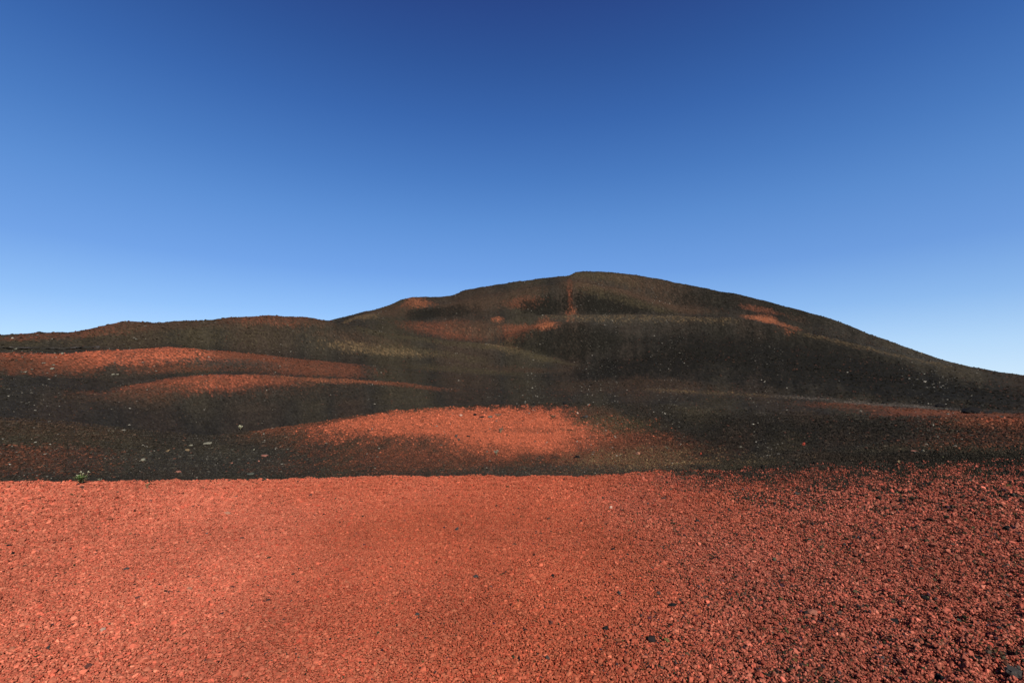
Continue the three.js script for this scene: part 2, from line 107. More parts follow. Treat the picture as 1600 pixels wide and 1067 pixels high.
  [9.91,10.24,10.58,10.87,11.15,11.42,11.68,11.94,12.2,12.45,12.7,12.94,13.18,13.45,13.72,14.05,14.75,15.48,16.2,16.82,17.39,17.95,17.82,17.65,17.25,16.81,16.34,15.85,15.35,14.84,14.29,13.74,13.18,12.62,12.05,11.52,10.99,10.46,9.93,9.39,8.85,8.3,7.75,7.2,6.74,6.35,5.96,5.57,5.18,4.79,4.44,4.15,3.87,3.58,3.29,3.01,2.87,3.15,3.43,3.71,3.99,4.26,4.32,3.95,3.58,3.21,2.84,2.47,2.09,1.72,1.34,0.97,0.6,0.22,-0.15,-0.52,-0.89,-1.3,-1.8,-2.3,-2.81,-3.31,-3.8,-4.3,-4.79,-5.28,-5.76,-6.25,-6.31,-6.27,-6.23,-6.18,-6.13,-6.07,-6.01,-5.95,-5.88,-5.77,-5.49,-5.22],
  [10.95,11.34,11.71,12.02,12.3,12.58,12.86,13.13,13.39,13.65,13.9,14.14,14.39,14.67,14.94,15.29,16.03,16.82,17.59,18.25,18.84,19.43,19.31,19.13,18.7,18.2,17.68,17.14,16.58,16.01,15.59,15.26,14.93,14.59,14.24,13.95,13.48,12.96,12.52,12.05,11.58,11.1,10.62,10.13,9.7,9.32,8.93,8.55,8.15,7.76,7.49,7.42,7.35,7.28,7.2,7.12,7.21,7.8,8.38,8.95,9.53,10.1,10.34,9.87,9.4,8.92,8.44,7.96,7.47,6.98,6.49,5.99,5.5,4.89,4.23,3.58,2.93,2.25,1.52,0.78,0.05,-0.71,-1.53,-2.35,-3.16,-4.05,-4.96,-5.86,-6.08,-6.12,-6.15,-6.18,-6.21,-6.23,-6.25,-6.26,-6.27,-6.21,-5.92,-5.63],
  [13.67,14.17,14.65,15.08,15.48,15.88,16.28,16.66,17.04,17.41,17.77,18.13,18.53,19.09,19.64,20.18,20.72,21.55,22.37,23.18,23.98,24.77,24.52,24.22,23.9,23.58,23.22,22.84,22.45,22.02,21.47,20.92,20.36,19.79,19.21,18.83,18.47,18.1,17.72,17.33,16.93,16.48,16.02,15.55,15.07,14.56,14.05,13.53,13.01,12.48,12.06,11.8,11.54,11.27,11.44,11.8,12.16,12.53,13.45,14.37,15.28,16.18,16.76,16.59,16.41,16.22,16.02,15.82,15.3,14.67,14.04,13.4,12.75,11.79,10.7,9.6,8.5,7.37,6.17,4.97,3.76,2.56,1.35,0.14,-1.06,-2.35,-3.66,-4.97,-5.4,-5.56,-5.72,-5.88,-6.04,-6.19,-6.33,-6.48,-6.62,-6.65,-6.35,-6.04],
  [19.63,20.36,21.09,22.04,23.03,24.01,24.98,25.94,26.89,27.82,28.75,29.66,30.76,32.33,33.73,35.01,37.72,41.13,43.69,44.77,45,46.41,47.8,49.07,50.33,51.95,53.44,54.59,55.43,55.61,55.76,55.21,54.43,53.48,52.1,50.68,49.02,47.29,45.54,43.78,42.84,42.09,41.33,40.54,39.74,38.92,38.08,37.22,36.34,34.87,33.06,31.1,28.48,25.85,23.83,21.81,20.86,20.32,20.46,21.53,22.6,23.98,25.34,26.5,26.45,26.39,26.31,26.23,25.62,24.8,23.96,23.12,22.27,20.92,19.32,17.71,16.1,14.44,12.59,10.73,8.87,6.98,4.99,3.01,1.02,-0.77,-2.5,-4.23,-4.89,-5.19,-5.49,-5.78,-6.07,-6.36,-6.64,-6.92,-7.2,-7.34,-7.01,-6.67],
  [19.62,20.35,21.08,22.05,23.07,24.07,25.07,26.06,27.03,27.99,28.94,29.88,31.02,32.68,34.16,35.5,38.37,42.07,44.83,46,46.18,47.68,49.15,50.51,51.84,53.56,55.16,56.39,57.28,57.44,57.57,56.94,56.13,55.42,54.23,53.01,51.22,49.31,47.38,45.43,44.39,43.56,42.71,41.84,40.96,40.05,39.12,38.18,37.22,35.79,34.08,32.23,29.64,27.24,25.98,24.72,25.47,26.97,28.81,31.11,33.39,35.05,35.88,36.69,37.49,37.08,36.62,36.15,35.19,34,32.8,31.58,30.35,28.67,26.72,24.77,22.8,20.77,18.41,16.05,13.68,11.28,8.77,6.26,3.75,1.55,-0.55,-2.64,-3.52,-3.97,-4.41,-4.85,-5.29,-5.73,-6.16,-6.59,-7.01,-7.27,-6.94,-6.61],
  [20.04,20.8,21.54,22.6,23.73,24.85,25.96,27.06,28.15,29.23,30.29,31.34,32.5,34,35.49,36.96,38.41,39.85,41.27,42.66,44.04,45.4,46.74,48.06,49.35,50.62,51.87,53.09,54.29,55.47,56.62,57.74,58.84,60.33,63.11,65.86,66.59,67.01,66.17,64.44,62.71,61.02,59.3,57.55,55.97,54.5,52.99,51.47,50.76,55.14,59.49,63.64,67.43,69.77,70.5,70.19,69.58,68.94,67.36,64.21,61.2,59.01,56.8,56.11,55.49,54.84,54.16,53.46,52.09,50.35,48.59,46.81,45.01,42.63,39.86,37.07,34.26,31.41,28.29,25.16,22.01,18.83,15.52,12.2,8.88,5.79,2.78,-0.22,-1.56,-2.26,-2.96,-3.66,-4.35,-5.04,-5.73,-6.41,-7.1,-7.56,-7.22,-6.88],
  [20.5,21.27,22.04,23.04,24.1,25.15,26.19,27.22,28.24,29.24,30.23,31.21,32.33,33.9,35.45,36.98,38.5,40,41.48,42.95,44.39,45.81,47.21,48.59,49.95,51.29,52.6,53.88,55.15,56.38,57.59,58.78,59.93,62,67.03,72.03,72.33,72,71.64,71.24,70.75,70.03,69.27,68.49,68.08,67.9,67.69,67.46,67.06,65.89,64.69,65.24,69.19,71.64,72.4,72.07,71.44,70.77,69.56,67.45,65.65,65.63,65.59,65.21,64.78,64.31,63.82,63.3,61.92,60.03,58.12,56.18,54.21,51.58,48.45,45.31,42.14,38.91,35.26,31.6,27.92,24.2,20.34,16.46,12.59,8.82,5.11,1.39,-0.25,-1.06,-1.86,-2.67,-3.47,-4.27,-5.07,-5.86,-6.65,-7.22,-6.89,-6.56],
  [20.87,21.65,22.43,23.81,25.35,26.87,28.38,29.88,31.37,32.84,34.3,35.75,37.17,38.58,39.97,41.35,42.7,44.04,45.35,46.64,47.92,49.17,50.4,51.6,52.78,53.94,55.07,56.18,57.26,58.31,59.34,60.34,61.31,63.81,71.4,78.96,80.25,80.76,80.44,79.55,78.98,79.54,80.06,80.54,81.08,81.63,82.14,82.62,83.08,83.69,84.27,84.95,85.88,86.77,86.73,86.62,86.47,86.28,86.05,85.77,85.46,85.11,84.56,83.32,82.07,81.05,80,78.91,77.88,76.87,75.84,72.49,69.1,65.12,60.63,56.46,52.42,48.34,43.89,39.42,34.94,30.56,26.17,21.77,17.37,12.99,8.6,4.21,2.16,1.12,0.07,-0.97,-2.02,-3.06,-4.1,-5.14,-6.18,-6.94,-6.63,-6.31],
  [21.41,22.22,23.02,24.44,26.04,27.62,29.2,30.75,32.3,33.83,35.34,36.84,38.32,39.79,41.23,42.66,44.07,45.46,46.82,48.17,49.49,50.79,52.07,53.32,54.55,55.75,56.93,58.08,59.2,60.3,61.37,62.41,63.56,67.16,76.1,85.01,86.61,87.33,87.17,86.43,86.03,86.8,87.53,88.22,88.96,89.72,90.43,91.1,91.77,92.58,92.61,91.65,90.95,90.21,89.59,89.48,89.32,89.13,88.89,88.61,88.29,87.92,87.36,86.06,84.76,83.7,82.61,81.47,80.4,79.36,78.29,74.79,71.25,67.08,62.39,58.85,55.83,52.68,47.93,43.15,38.36,33.68,28.99,24.29,19.57,14.89,10.2,5.5,3.29,2.16,1.04,-0.08,-1.21,-2.33,-3.45,-4.57,-5.68,-6.52,-6.23,-5.92],
  [22.76,23.63,24.48,25.68,26.99,28.27,29.55,30.81,32.06,33.29,34.51,35.72,37.23,39.73,42.2,44.66,47.1,49.52,51.92,54.29,56.63,58.95,61.24,63.51,65.74,67.94,70.12,72.19,74.04,75.84,77.62,79.35,81.05,83.82,89.82,95.78,99.86,103.69,108.45,113.77,117.85,118.62,119.33,119.99,122.21,125.32,128.37,131.37,133.84,136.2,138.8,141.79,144.72,147.54,150.18,152.75,151.79,148.82,145.78,142.67,139.25,133.12,126.94,121.72,116.61,111.44,108.7,106.97,104.91,102.6,100.25,96.52,92.71,88.28,83.24,78.06,72.79,67.45,60.66,53.85,47.01,40.22,33.96,27.67,21.38,16.56,12.4,8.24,5.94,4.5,3.06,1.62,0.18,-1.26,-2.7,-4.14,-5.57,-6.68,-6.37,-6.06],
  [23.39,24.28,25.16,26.41,27.75,29.08,30.4,31.7,33,34.27,35.53,36.77,38.34,40.93,43.5,46.05,48.58,51.09,53.58,56.04,58.47,60.88,63.26,65.61,67.93,70.21,72.47,74.62,76.54,78.41,80.25,82.06,83.84,86.83,93.18,99.49,103.85,107.94,113.01,118.66,123,123.91,124.77,125.56,127.97,131.32,134.61,137.83,140.51,143.07,145.88,149.1,152.24,155.28,158.13,159.33,156.89,153.81,150.64,147.41,143.85,137.49,131.05,125.63,120.32,114.95,114.23,115.44,114.5,111.87,109.19,105.1,100.9,96.06,90.58,84.95,79.22,73.43,66.12,58.78,51.41,44.08,37.3,30.51,23.7,18.42,13.84,9.26,6.76,5.25,3.74,2.22,0.7,-0.81,-2.33,-3.84,-5.35,-6.53,-6.23,-5.92],
  [24.82,25.77,26.71,28.05,29.49,30.93,32.35,33.76,35.15,36.53,37.89,39.23,40.92,43.74,46.55,49.33,52.09,54.83,57.54,60.22,62.88,65.5,68.1,70.66,73.2,75.7,78.16,80.7,83.59,86.43,89.24,92.01,96.74,102.25,107.51,112.72,118.08,123.41,131.31,139.89,143.17,143.79,144.35,146.05,150.02,157.93,161.75,165.5,168.77,171.92,174.33,175.66,176.9,178.6,180.94,181.93,188.55,188.37,188.11,186.64,184.56,181.34,177.79,173.39,168.91,164.26,159.25,154.17,149.01,143.79,138.49,132.05,125.44,118.96,112.65,106.09,98.41,90.68,81.61,72.49,62.89,53.25,43.59,34.71,27.44,21.5,16.31,11.99,8.72,5.95,3.22,1.9,0.58,-0.74,-2.06,-3.38,-4.69,-5.72,-5.45,-5.18],
  [17.35,18.16,18.97,20.12,21.37,22.6,23.82,25.03,26.23,27.41,28.58,29.74,31.19,33.62,36.03,38.42,40.8,43.15,45.48,47.79,50.07,52.33,54.57,56.77,58.95,61.1,63.22,65.4,67.88,70.33,72.75,75.12,79.19,83.94,88.46,92.94,97.55,102.13,108.93,116.31,119.13,119.66,120.14,121.61,125.02,131.82,135.11,138.33,141.14,143.85,145.92,147.06,148.13,149.6,151.61,152.46,158.15,158,157.77,156.51,154.72,151.95,148.9,145.12,141.27,137.27,132.96,128.59,124.15,119.66,115.1,109.56,103.88,98.31,92.88,87.23,80.63,73.99,66.19,58.34,50.09,41.8,33.49,25.85,19.6,14.49,10.02,6.31,3.5,1.12,-1.23,-2.37,-3.5,-4.64,-5.77,-6.9,-8.03,-8.92,-8.69,-8.45],
  [-25,-25,-25,-25,-25,-25,-25,-25,-25,-25,-25,-25,-25,-25,-25,-25,-25,-25,-25,-25,-25,-25,-25,-25,-25,-25,-25,-25,-25,-25,-25,-25,-25,-25,-25,-25,-25,-25,-25,-25,-25,-25,-25,-25,-25,-25,-25,-25,-25,-25,-25,-25,-25,-25,-25,-25,-25,-25,-25,-25,-25,-25,-25,-25,-25,-25,-25,-25,-25,-25,-25,-25,-25,-25,-25,-25,-25,-25,-25,-25,-25,-25,-25,-25,-25,-25,-25,-25,-25,-25,-25,-25,-25,-25,-25,-25,-25,-25,-25,-25],
  [-60,-60,-60,-60,-60,-60,-60,-60,-60,-60,-60,-60,-60,-60,-60,-60,-60,-60,-60,-60,-60,-60,-60,-60,-60,-60,-60,-60,-60,-60,-60,-60,-60,-60,-60,-60,-60,-60,-60,-60,-60,-60,-60,-60,-60,-60,-60,-60,-60,-60,-60,-60,-60,-60,-60,-60,-60,-60,-60,-60,-60,-60,-60,-60,-60,-60,-60,-60,-60,-60,-60,-60,-60,-60,-60,-60,-60,-60,-60,-60,-60,-60,-60,-60,-60,-60,-60,-60,-60,-60,-60,-60,-60,-60,-60,-60,-60,-60,-60,-60],
];
const PATCHES = [
  [-41.3,-42.9,5.4,18.9,14.9,3,0.6,0.6], [-20.2,-20.6,2.7,7.5,7.2,4,0.45,0.7], [-132.3,-151.3,24.7,74.2,27.7,0,0.5,0.6], [-15.6,-23.6,4.2,10.5,7.1,2,0.6,0.6],
  [-19.1,-44.8,4.9,10.2,10.8,3,0.7,0.6], [-21.1,-49.4,4.2,6.6,5.7,4,0.6,0.6], [-12.0,-39.0,4.5,9.2,10.2,4,0.55,0.6], [-15.2,-49.5,4.7,6.7,5.8,5,0.6,0.6],
  [-9.3,-46.3,6.3,10.5,11.6,5,0.75,0.6], [-1.4,-43.0,9.1,12.1,10.8,5,0.85,0.6], [4.6,-40.2,4.3,9.1,10.1,5,0.75,0.6], [0.0,-33.9,4.9,5.4,5.9,5,0.9,0.4],
  [-3.7,-28.1,6.2,9.9,4.3,4,0.6,0.6], [7.3,-30.7,3.6,12.6,7.9,4,0.75,0.6], [6.6,-24.8,3.5,10.3,5.9,7,0.5,0.6], [1.0,-39.1,3.1,1.3,1.0,4,0.45,0.7],
  [8.2,-49.3,2.9,6.0,5.2,3,0.9,0.5], [9.1,-42.4,3.3,5.6,5.0,8,0.75,0.6], [-7.1,-33.5,3.5,4.1,3.2,3,0.6,0.6], [1.3,-19.8,4.1,7.9,4.6,2,0.6,0.5],
  [-73.0,-115.4,12.5,6.7,9.5,5,0.72,0.6], [-81.1,-111.6,11.0,10.7,9.7,4,0.7,0.5], [-81.8,-104.9,10.0,11.4,4.6,3,0.7,0.6], [-61.6,-120.5,10.1,7.8,10.2,4,0.7,0.65],
  [-48.7,-134.0,16.9,4.7,35.6,6,0.5,0.6], [-29.7,-138.0,10.9,5.6,35.3,4,0.5,0.6], [-50.4,-117.1,8.7,5.8,6.5,3,0.6,0.6], [-144.0,-195.3,29.9,10.1,60.7,5,0.55,0.55],
  [-165.4,-179.8,8.1,11.8,10.8,5,0.45,0.5], [-179.8,-172.6,9.7,6.2,62.3,5,0.4,0.6], [-167.4,-167.4,14.4,16.4,12.6,4,0.7,0.5], [-118.0,-212.8,15.1,9.6,60.8,4,0.9,0.5],
  [-89.2,-220.1,22.0,26.8,59.4,4,0.75,0.6], [-127.6,-188.9,19.0,8.5,6.0,4,0.5,0.6], [-121.8,-200.2,18.5,8.0,6.0,2,0.6,0.5], [-49.7,-115.5,17.1,7.7,6.8,0,0.7,0.5],
  [-274.4,-273.1,21.0,8.7,14.6,4,0.5,0.5], [-254.9,-297.5,18.4,9.1,58.8,4,0.45,0.5], [-238.0,-312.3,20.3,9.2,58.9,3,0.7,0.6], [-212.6,-332.3,34.3,8.3,17.8,3,0.6,0.6],
  [-179.5,-356.2,30.3,8.0,59.8,4,0.45,0.5], [-155.8,-368.9,13.9,8.0,9.3,3,0.7,0.5], [-224.3,-300.3,85.8,22.1,13.8,8,0.25,0.7], [-108.5,-356.0,28.6,7.4,7.4,7,0.4,0.6],
  [-79.0,-364.9,19.3,7.5,7.5,7,0.3,0.6], [-35.0,-323.9,38.9,36.8,22.3,8,0.6,0.6], [9.5,-352.3,28.5,18.9,9.0,3,0.5,0.6], [-119.1,-365.5,37.7,8.4,9.5,3,0.4,0.6],
  [-5.6,-411.9,16.7,18.7,79.5,7,0.7,0.5], [24.5,-401.6,16.3,22.5,67.9,8,0.6,0.5], [-138.1,-673.5,23.4,27.6,70.0,6,0.6,0.6], [-175.4,-642.7,33.8,68.2,99.9,3,0.8,0.5],
  [-188.2,-575.1,22.4,44.5,90.8,7,0.5,0.5], [-79.9,-534.3,39.5,33.8,25.7,4,0.6,0.7], [-22.2,-543.6,44.2,16.5,20.5,3,0.7,0.6], [-18.1,-576.4,6.3,11.5,11.5,6,0.5,0.7],
  [35.0,-513.7,13.9,10.3,42.2,6,0.85,0.5], [11.2,-549.1,22.4,45.2,12.3,4,0.75,0.5], [82.6,-662.1,3.6,13.5,59.8,4,0.7,0.5], [79.7,-640.6,3.5,16.1,12.9,4,0.8,0.5],
  [77.7,-618.6,6.7,51.8,12.5,6,0.5,0.5], [20.3,-674.8,25.9,18.9,63.4,3,0.6,0.6], [13.3,-646.9,23.0,17.6,13.4,4,0.8,0.6], [-36.1,-660.5,62.9,31.5,62.7,3,0.6,0.6],
  [143.0,-743.2,55.1,15.1,15.1,8,0.7,0.6], [201.3,-733.3,58.1,15.2,20.0,3,0.6,0.6], [127.3,-663.0,44.6,17.8,65.8,3,0.7,0.5], [102.4,-666.8,9.0,13.5,56.5,3,0.7,0.5],
  [187.3,-652.0,38.5,24.7,63.7,3,0.6,0.5], [223.1,-628.3,48.5,22.7,59.2,3,0.6,0.5], [314.5,-581.3,10.5,28.5,33.1,6,0.8,0.5], [371.4,-612.4,12.8,24.9,17.1,3,0.8,0.5],
  [136.8,-557.5,95.2,11.5,49.0,2,0.3,0.5], [71.7,-480.4,67.3,21.7,25.5,1,0.8,0.55], [105.5,-553.3,80.9,11.3,11.3,2,0.4,0.5], [163.5,-501.2,38.8,88.1,37.4,2,0.3,0.6],
  [197.2,-393.5,90.2,146.8,110.0,1,0.9,0.6], [268.0,-331.3,59.4,170.5,106.5,1,0.85,0.6], [222.8,-243.7,48.9,106.1,82.5,1,0.7,0.6], [280.5,-398.9,53.0,183.2,121.9,1,0.7,0.6],
  [82.9,-306.9,43.8,82.8,79.5,1,0.7,0.6], [337.0,-649.4,94.4,66.5,109.7,1,0.6,0.6], [61.1,-227.0,35.2,82.5,33.1,3,0.45,0.6], [136.5,-624.7,62.4,21.8,26.7,1,0.9,0.5],
  [39.0,-634.2,32.8,24.1,18.8,1,0.85,0.5], [-85.7,-628.1,33.9,29.7,21.8,1,0.7,0.5], [-117.9,-617.3,18.2,49.9,21.1,1,0.7,0.5], [380.8,-453.8,28.3,46.2,148.1,2,0.6,0.5],
  [61.3,-175.5,10.0,25.6,21.5,7,0.3,0.7], [86.9,-184.9,13.5,30.3,17.4,7,0.2,0.7], [113.9,-184.4,8.8,32.9,9.6,9,0.4,0.7], [105.0,-143.7,5.4,30.2,38.2,9,0.5,0.7],
  [123.1,-148.1,7.6,40.7,23.8,9,0.5,0.7], [78.7,-110.8,8.5,28.1,31.2,4,0.5,0.6], [77.9,-85.6,9.3,46.3,28.9,4,0.95,0.45], [39.7,-38.6,4.0,15.8,13.9,4,0.8,0.6],
  [42.3,-39.6,2.5,8.4,14.5,5,0.2,0.6], [20.2,-20.5,2.5,7.1,7.2,4,0.35,0.7], [22.2,-36.9,10.1,17.1,10.8,1,0.5,0.7], [10.4,-12.0,1.9,3.5,4.0,1,0.5,0.7],
  [-121.3,-384.3,8.2,8.1,8.1,8,0.3,0.5], [-113.7,-387.3,8.3,8.1,8.1,8,0.3,0.5], [-106.0,-390.1,8.4,8.1,8.1,8,0.3,0.5], [-98.3,-393.4,8.5,8.1,8.1,8,0.3,0.5],
  [-90.2,-395.4,8.6,8.1,8.1,8,0.3,0.5], [-81.6,-395.6,8.6,8.1,8.1,8,0.3,0.5], [-73.1,-396.0,8.7,8.1,8.1,8,0.3,0.5], [-64.6,-396.5,8.7,8.0,8.0,8,0.3,0.5],
  [-56.0,-396.8,8.7,8.0,8.0,8,0.3,0.5], [-47.4,-397.0,8.8,8.0,8.0,8,0.3,0.5], [-38.8,-397.6,8.9,8.0,8.0,8,0.3,0.5], [-30.0,-398.4,9.0,8.0,8.0,8,0.3,0.5],
  [-21.3,-398.9,9.0,8.0,8.0,8,0.3,0.5], [-12.5,-399.6,9.0,8.0,8.0,8,0.3,0.5], [-3.7,-399.5,9.0,8.0,8.0,8,0.3,0.5], [5.0,-397.3,8.9,7.9,7.9,8,0.3,0.5],
  [13.7,-394.9,8.9,7.9,7.9,8,0.3,0.5], [22.3,-394.2,8.8,7.9,7.9,8,0.3,0.5], [32.1,-392.3,11.0,7.9,7.9,8,0.3,0.5], [42.4,-385.4,10.8,7.8,7.8,8,0.3,0.5],
  [0.0,-488.8,13.3,79.7,12.5,1,0.3,0.5], [12.9,-476.4,12.9,70.1,9.5,1,0.3,0.5], [25.6,-472.5,12.8,9.5,9.5,1,0.3,0.5], [37.1,-469.9,10.8,9.4,9.4,1,0.3,0.5],
  [47.3,-466.0,10.7,10.2,9.4,1,0.3,0.5], [57.2,-461.2,10.5,44.9,9.3,1,0.3,0.5], [65.8,-442.3,11.8,44.2,16.9,1,0.3,0.5], [72.1,-410.6,10.9,40.0,28.2,1,0.3,0.5],
  [74.5,-367.6,9.7,40.0,42.8,1,0.3,0.5], [94.3,-677.7,17.4,13.7,44.5,3,0.35,0.5], [111.0,-673.5,17.2,13.7,43.8,3,0.35,0.5], [127.5,-669.5,17.0,13.6,13.6,3,0.35,0.5],
  [143.7,-665.1,16.8,13.6,13.6,3,0.35,0.5], [159.6,-660.4,16.6,13.6,13.6,3,0.35,0.5], [175.8,-657.9,16.5,13.6,44.3,3,0.35,0.5], [190.7,-651.5,16.2,13.6,13.6,3,0.35,0.5],
  [204.3,-641.8,15.8,13.5,13.5,3,0.35,0.5], [217.0,-631.5,15.4,13.4,13.4,3,0.35,0.5], [231.7,-616.2,22.1,13.2,13.2,3,0.35,0.5], [108.9,-662.0,14.7,13.4,13.4,8,0.25,0.5],
  [122.1,-655.4,14.5,13.3,13.3,8,0.25,0.5], [135.0,-648.6,14.3,13.2,13.2,8,0.25,0.5], [147.7,-641.0,14.5,13.2,13.2,8,0.25,0.5], [160.7,-635.2,14.3,13.1,13.1,8,0.25,0.5],
  [173.3,-628.7,14.1,13.0,13.0,8,0.25,0.5], [186.3,-620.1,16.2,13.0,13.0,8,0.25,0.5], [199.8,-610.1,15.8,12.8,12.8,8,0.25,0.5], [49.2,-570.1,13.1,11.4,11.4,7,0.1,0.5],
  [61.9,-568.4,13.0,11.4,11.4,7,0.1,0.5], [74.4,-566.4,12.9,11.4,11.4,7,0.1,0.5], [86.9,-564.6,12.8,11.4,11.4,7,0.1,0.5], [99.3,-562.6,12.8,11.4,11.4,7,0.1,0.5],
  [111.5,-560.3,12.7,11.4,11.4,7,0.1,0.5], [123.7,-558.2,12.5,11.4,11.4,7,0.1,0.5], [135.5,-555.0,12.4,11.4,11.4,7,0.1,0.5], [147.0,-551.1,12.3,11.4,11.4,7,0.1,0.5],
  [158.6,-548.4,12.1,11.4,11.4,7,0.1,0.5], [170.2,-545.8,12.0,11.4,11.4,7,0.1,0.5], [181.5,-543.1,11.6,11.5,11.5,7,0.1,0.5], [191.9,-539.0,11.4,11.4,11.4,7,0.1,0.5],
  [202.2,-534.8,11.3,11.4,11.4,7,0.1,0.5], [212.2,-530.4,11.1,11.4,11.4,7,0.1,0.5], [222.1,-526.3,10.9,11.4,11.4,7,0.1,0.5], [231.8,-522.1,10.7,11.4,11.4,7,0.1,0.5],
  [241.1,-517.4,10.6,11.4,11.4,7,0.1,0.5], [302.1,-484.4,10.1,11.4,11.4,7,0.1,0.5], [310.0,-478.8,9.9,11.4,11.4,7,0.1,0.5], [317.2,-472.4,9.6,11.4,11.4,7,0.1,0.5],
  [324.6,-466.8,9.4,11.4,11.4,7,0.1,0.5], [331.7,-461.2,9.2,11.4,11.4,7,0.1,0.5], [338.6,-455.7,9.0,11.4,11.4,7,0.1,0.5], [345.2,-450.1,8.7,11.3,11.3,7,0.1,0.5],
  [351.5,-444.7,8.4,11.3,11.3,7,0.1,0.5], [358.0,-440.0,8.2,11.3,11.3,7,0.1,0.5], [364.7,-435.7,8.0,11.4,11.4,7,0.1,0.5], [370.8,-431.0,7.8,11.4,11.4,7,0.1,0.5],
  [377.1,-426.8,7.7,11.4,11.4,7,0.1,0.5], [383.1,-422.5,7.5,11.4,11.4,7,0.1,0.5], [-26.4,-50.5,1.1,2.5,3.7,4,0.4,0.5], [-25.8,-51.8,1.1,2.6,14.5,4,0.4,0.5],
  [-25.2,-53.0,1.1,2.7,14.7,4,0.4,0.5], [-24.5,-54.2,1.2,2.7,14.9,4,0.4,0.5], [-23.7,-55.2,1.2,2.7,15.0,4,0.4,0.5], [-22.7,-56.0,1.2,2.6,15.1,4,0.4,0.5],
  [-21.3,-55.7,1.2,2.2,14.9,4,0.4,0.5], [-19.9,-55.5,1.2,2.1,14.7,4,0.4,0.5], [-95.8,-367.9,7.9,7.6,7.6,8,0.2,0.5], [-88.1,-369.5,8.0,7.6,7.6,8,0.2,0.5],
  [-80.2,-370.1,8.0,7.6,7.6,8,0.2,0.5], [-72.3,-370.5,8.1,7.5,7.5,8,0.2,0.5], [-64.3,-370.8,8.1,7.5,7.5,8,0.2,0.5], [-56.2,-370.6,8.1,7.5,7.5,8,0.2,0.5],
  [-48.1,-369.9,8.1,7.5,7.5,8,0.2,0.5], [-39.9,-369.1,8.1,7.4,7.4,8,0.2,0.5], [-31.8,-367.9,8.1,7.4,7.4,8,0.2,0.5], [-23.8,-366.7,8.1,7.3,7.3,8,0.2,0.5],
  [294.9,-577.7,12.1,15.6,13.9,6,0.35,0.5], [308.4,-578.1,12.0,13.8,13.1,6,0.35,0.5], [317.4,-569.1,12.9,14.2,13.0,6,0.35,0.5], [321.6,-551.5,12.4,64.9,13.2,6,0.35,0.5],
  [338.0,-639.8,22.4,14.5,14.5,4,0.5,0.5],
];
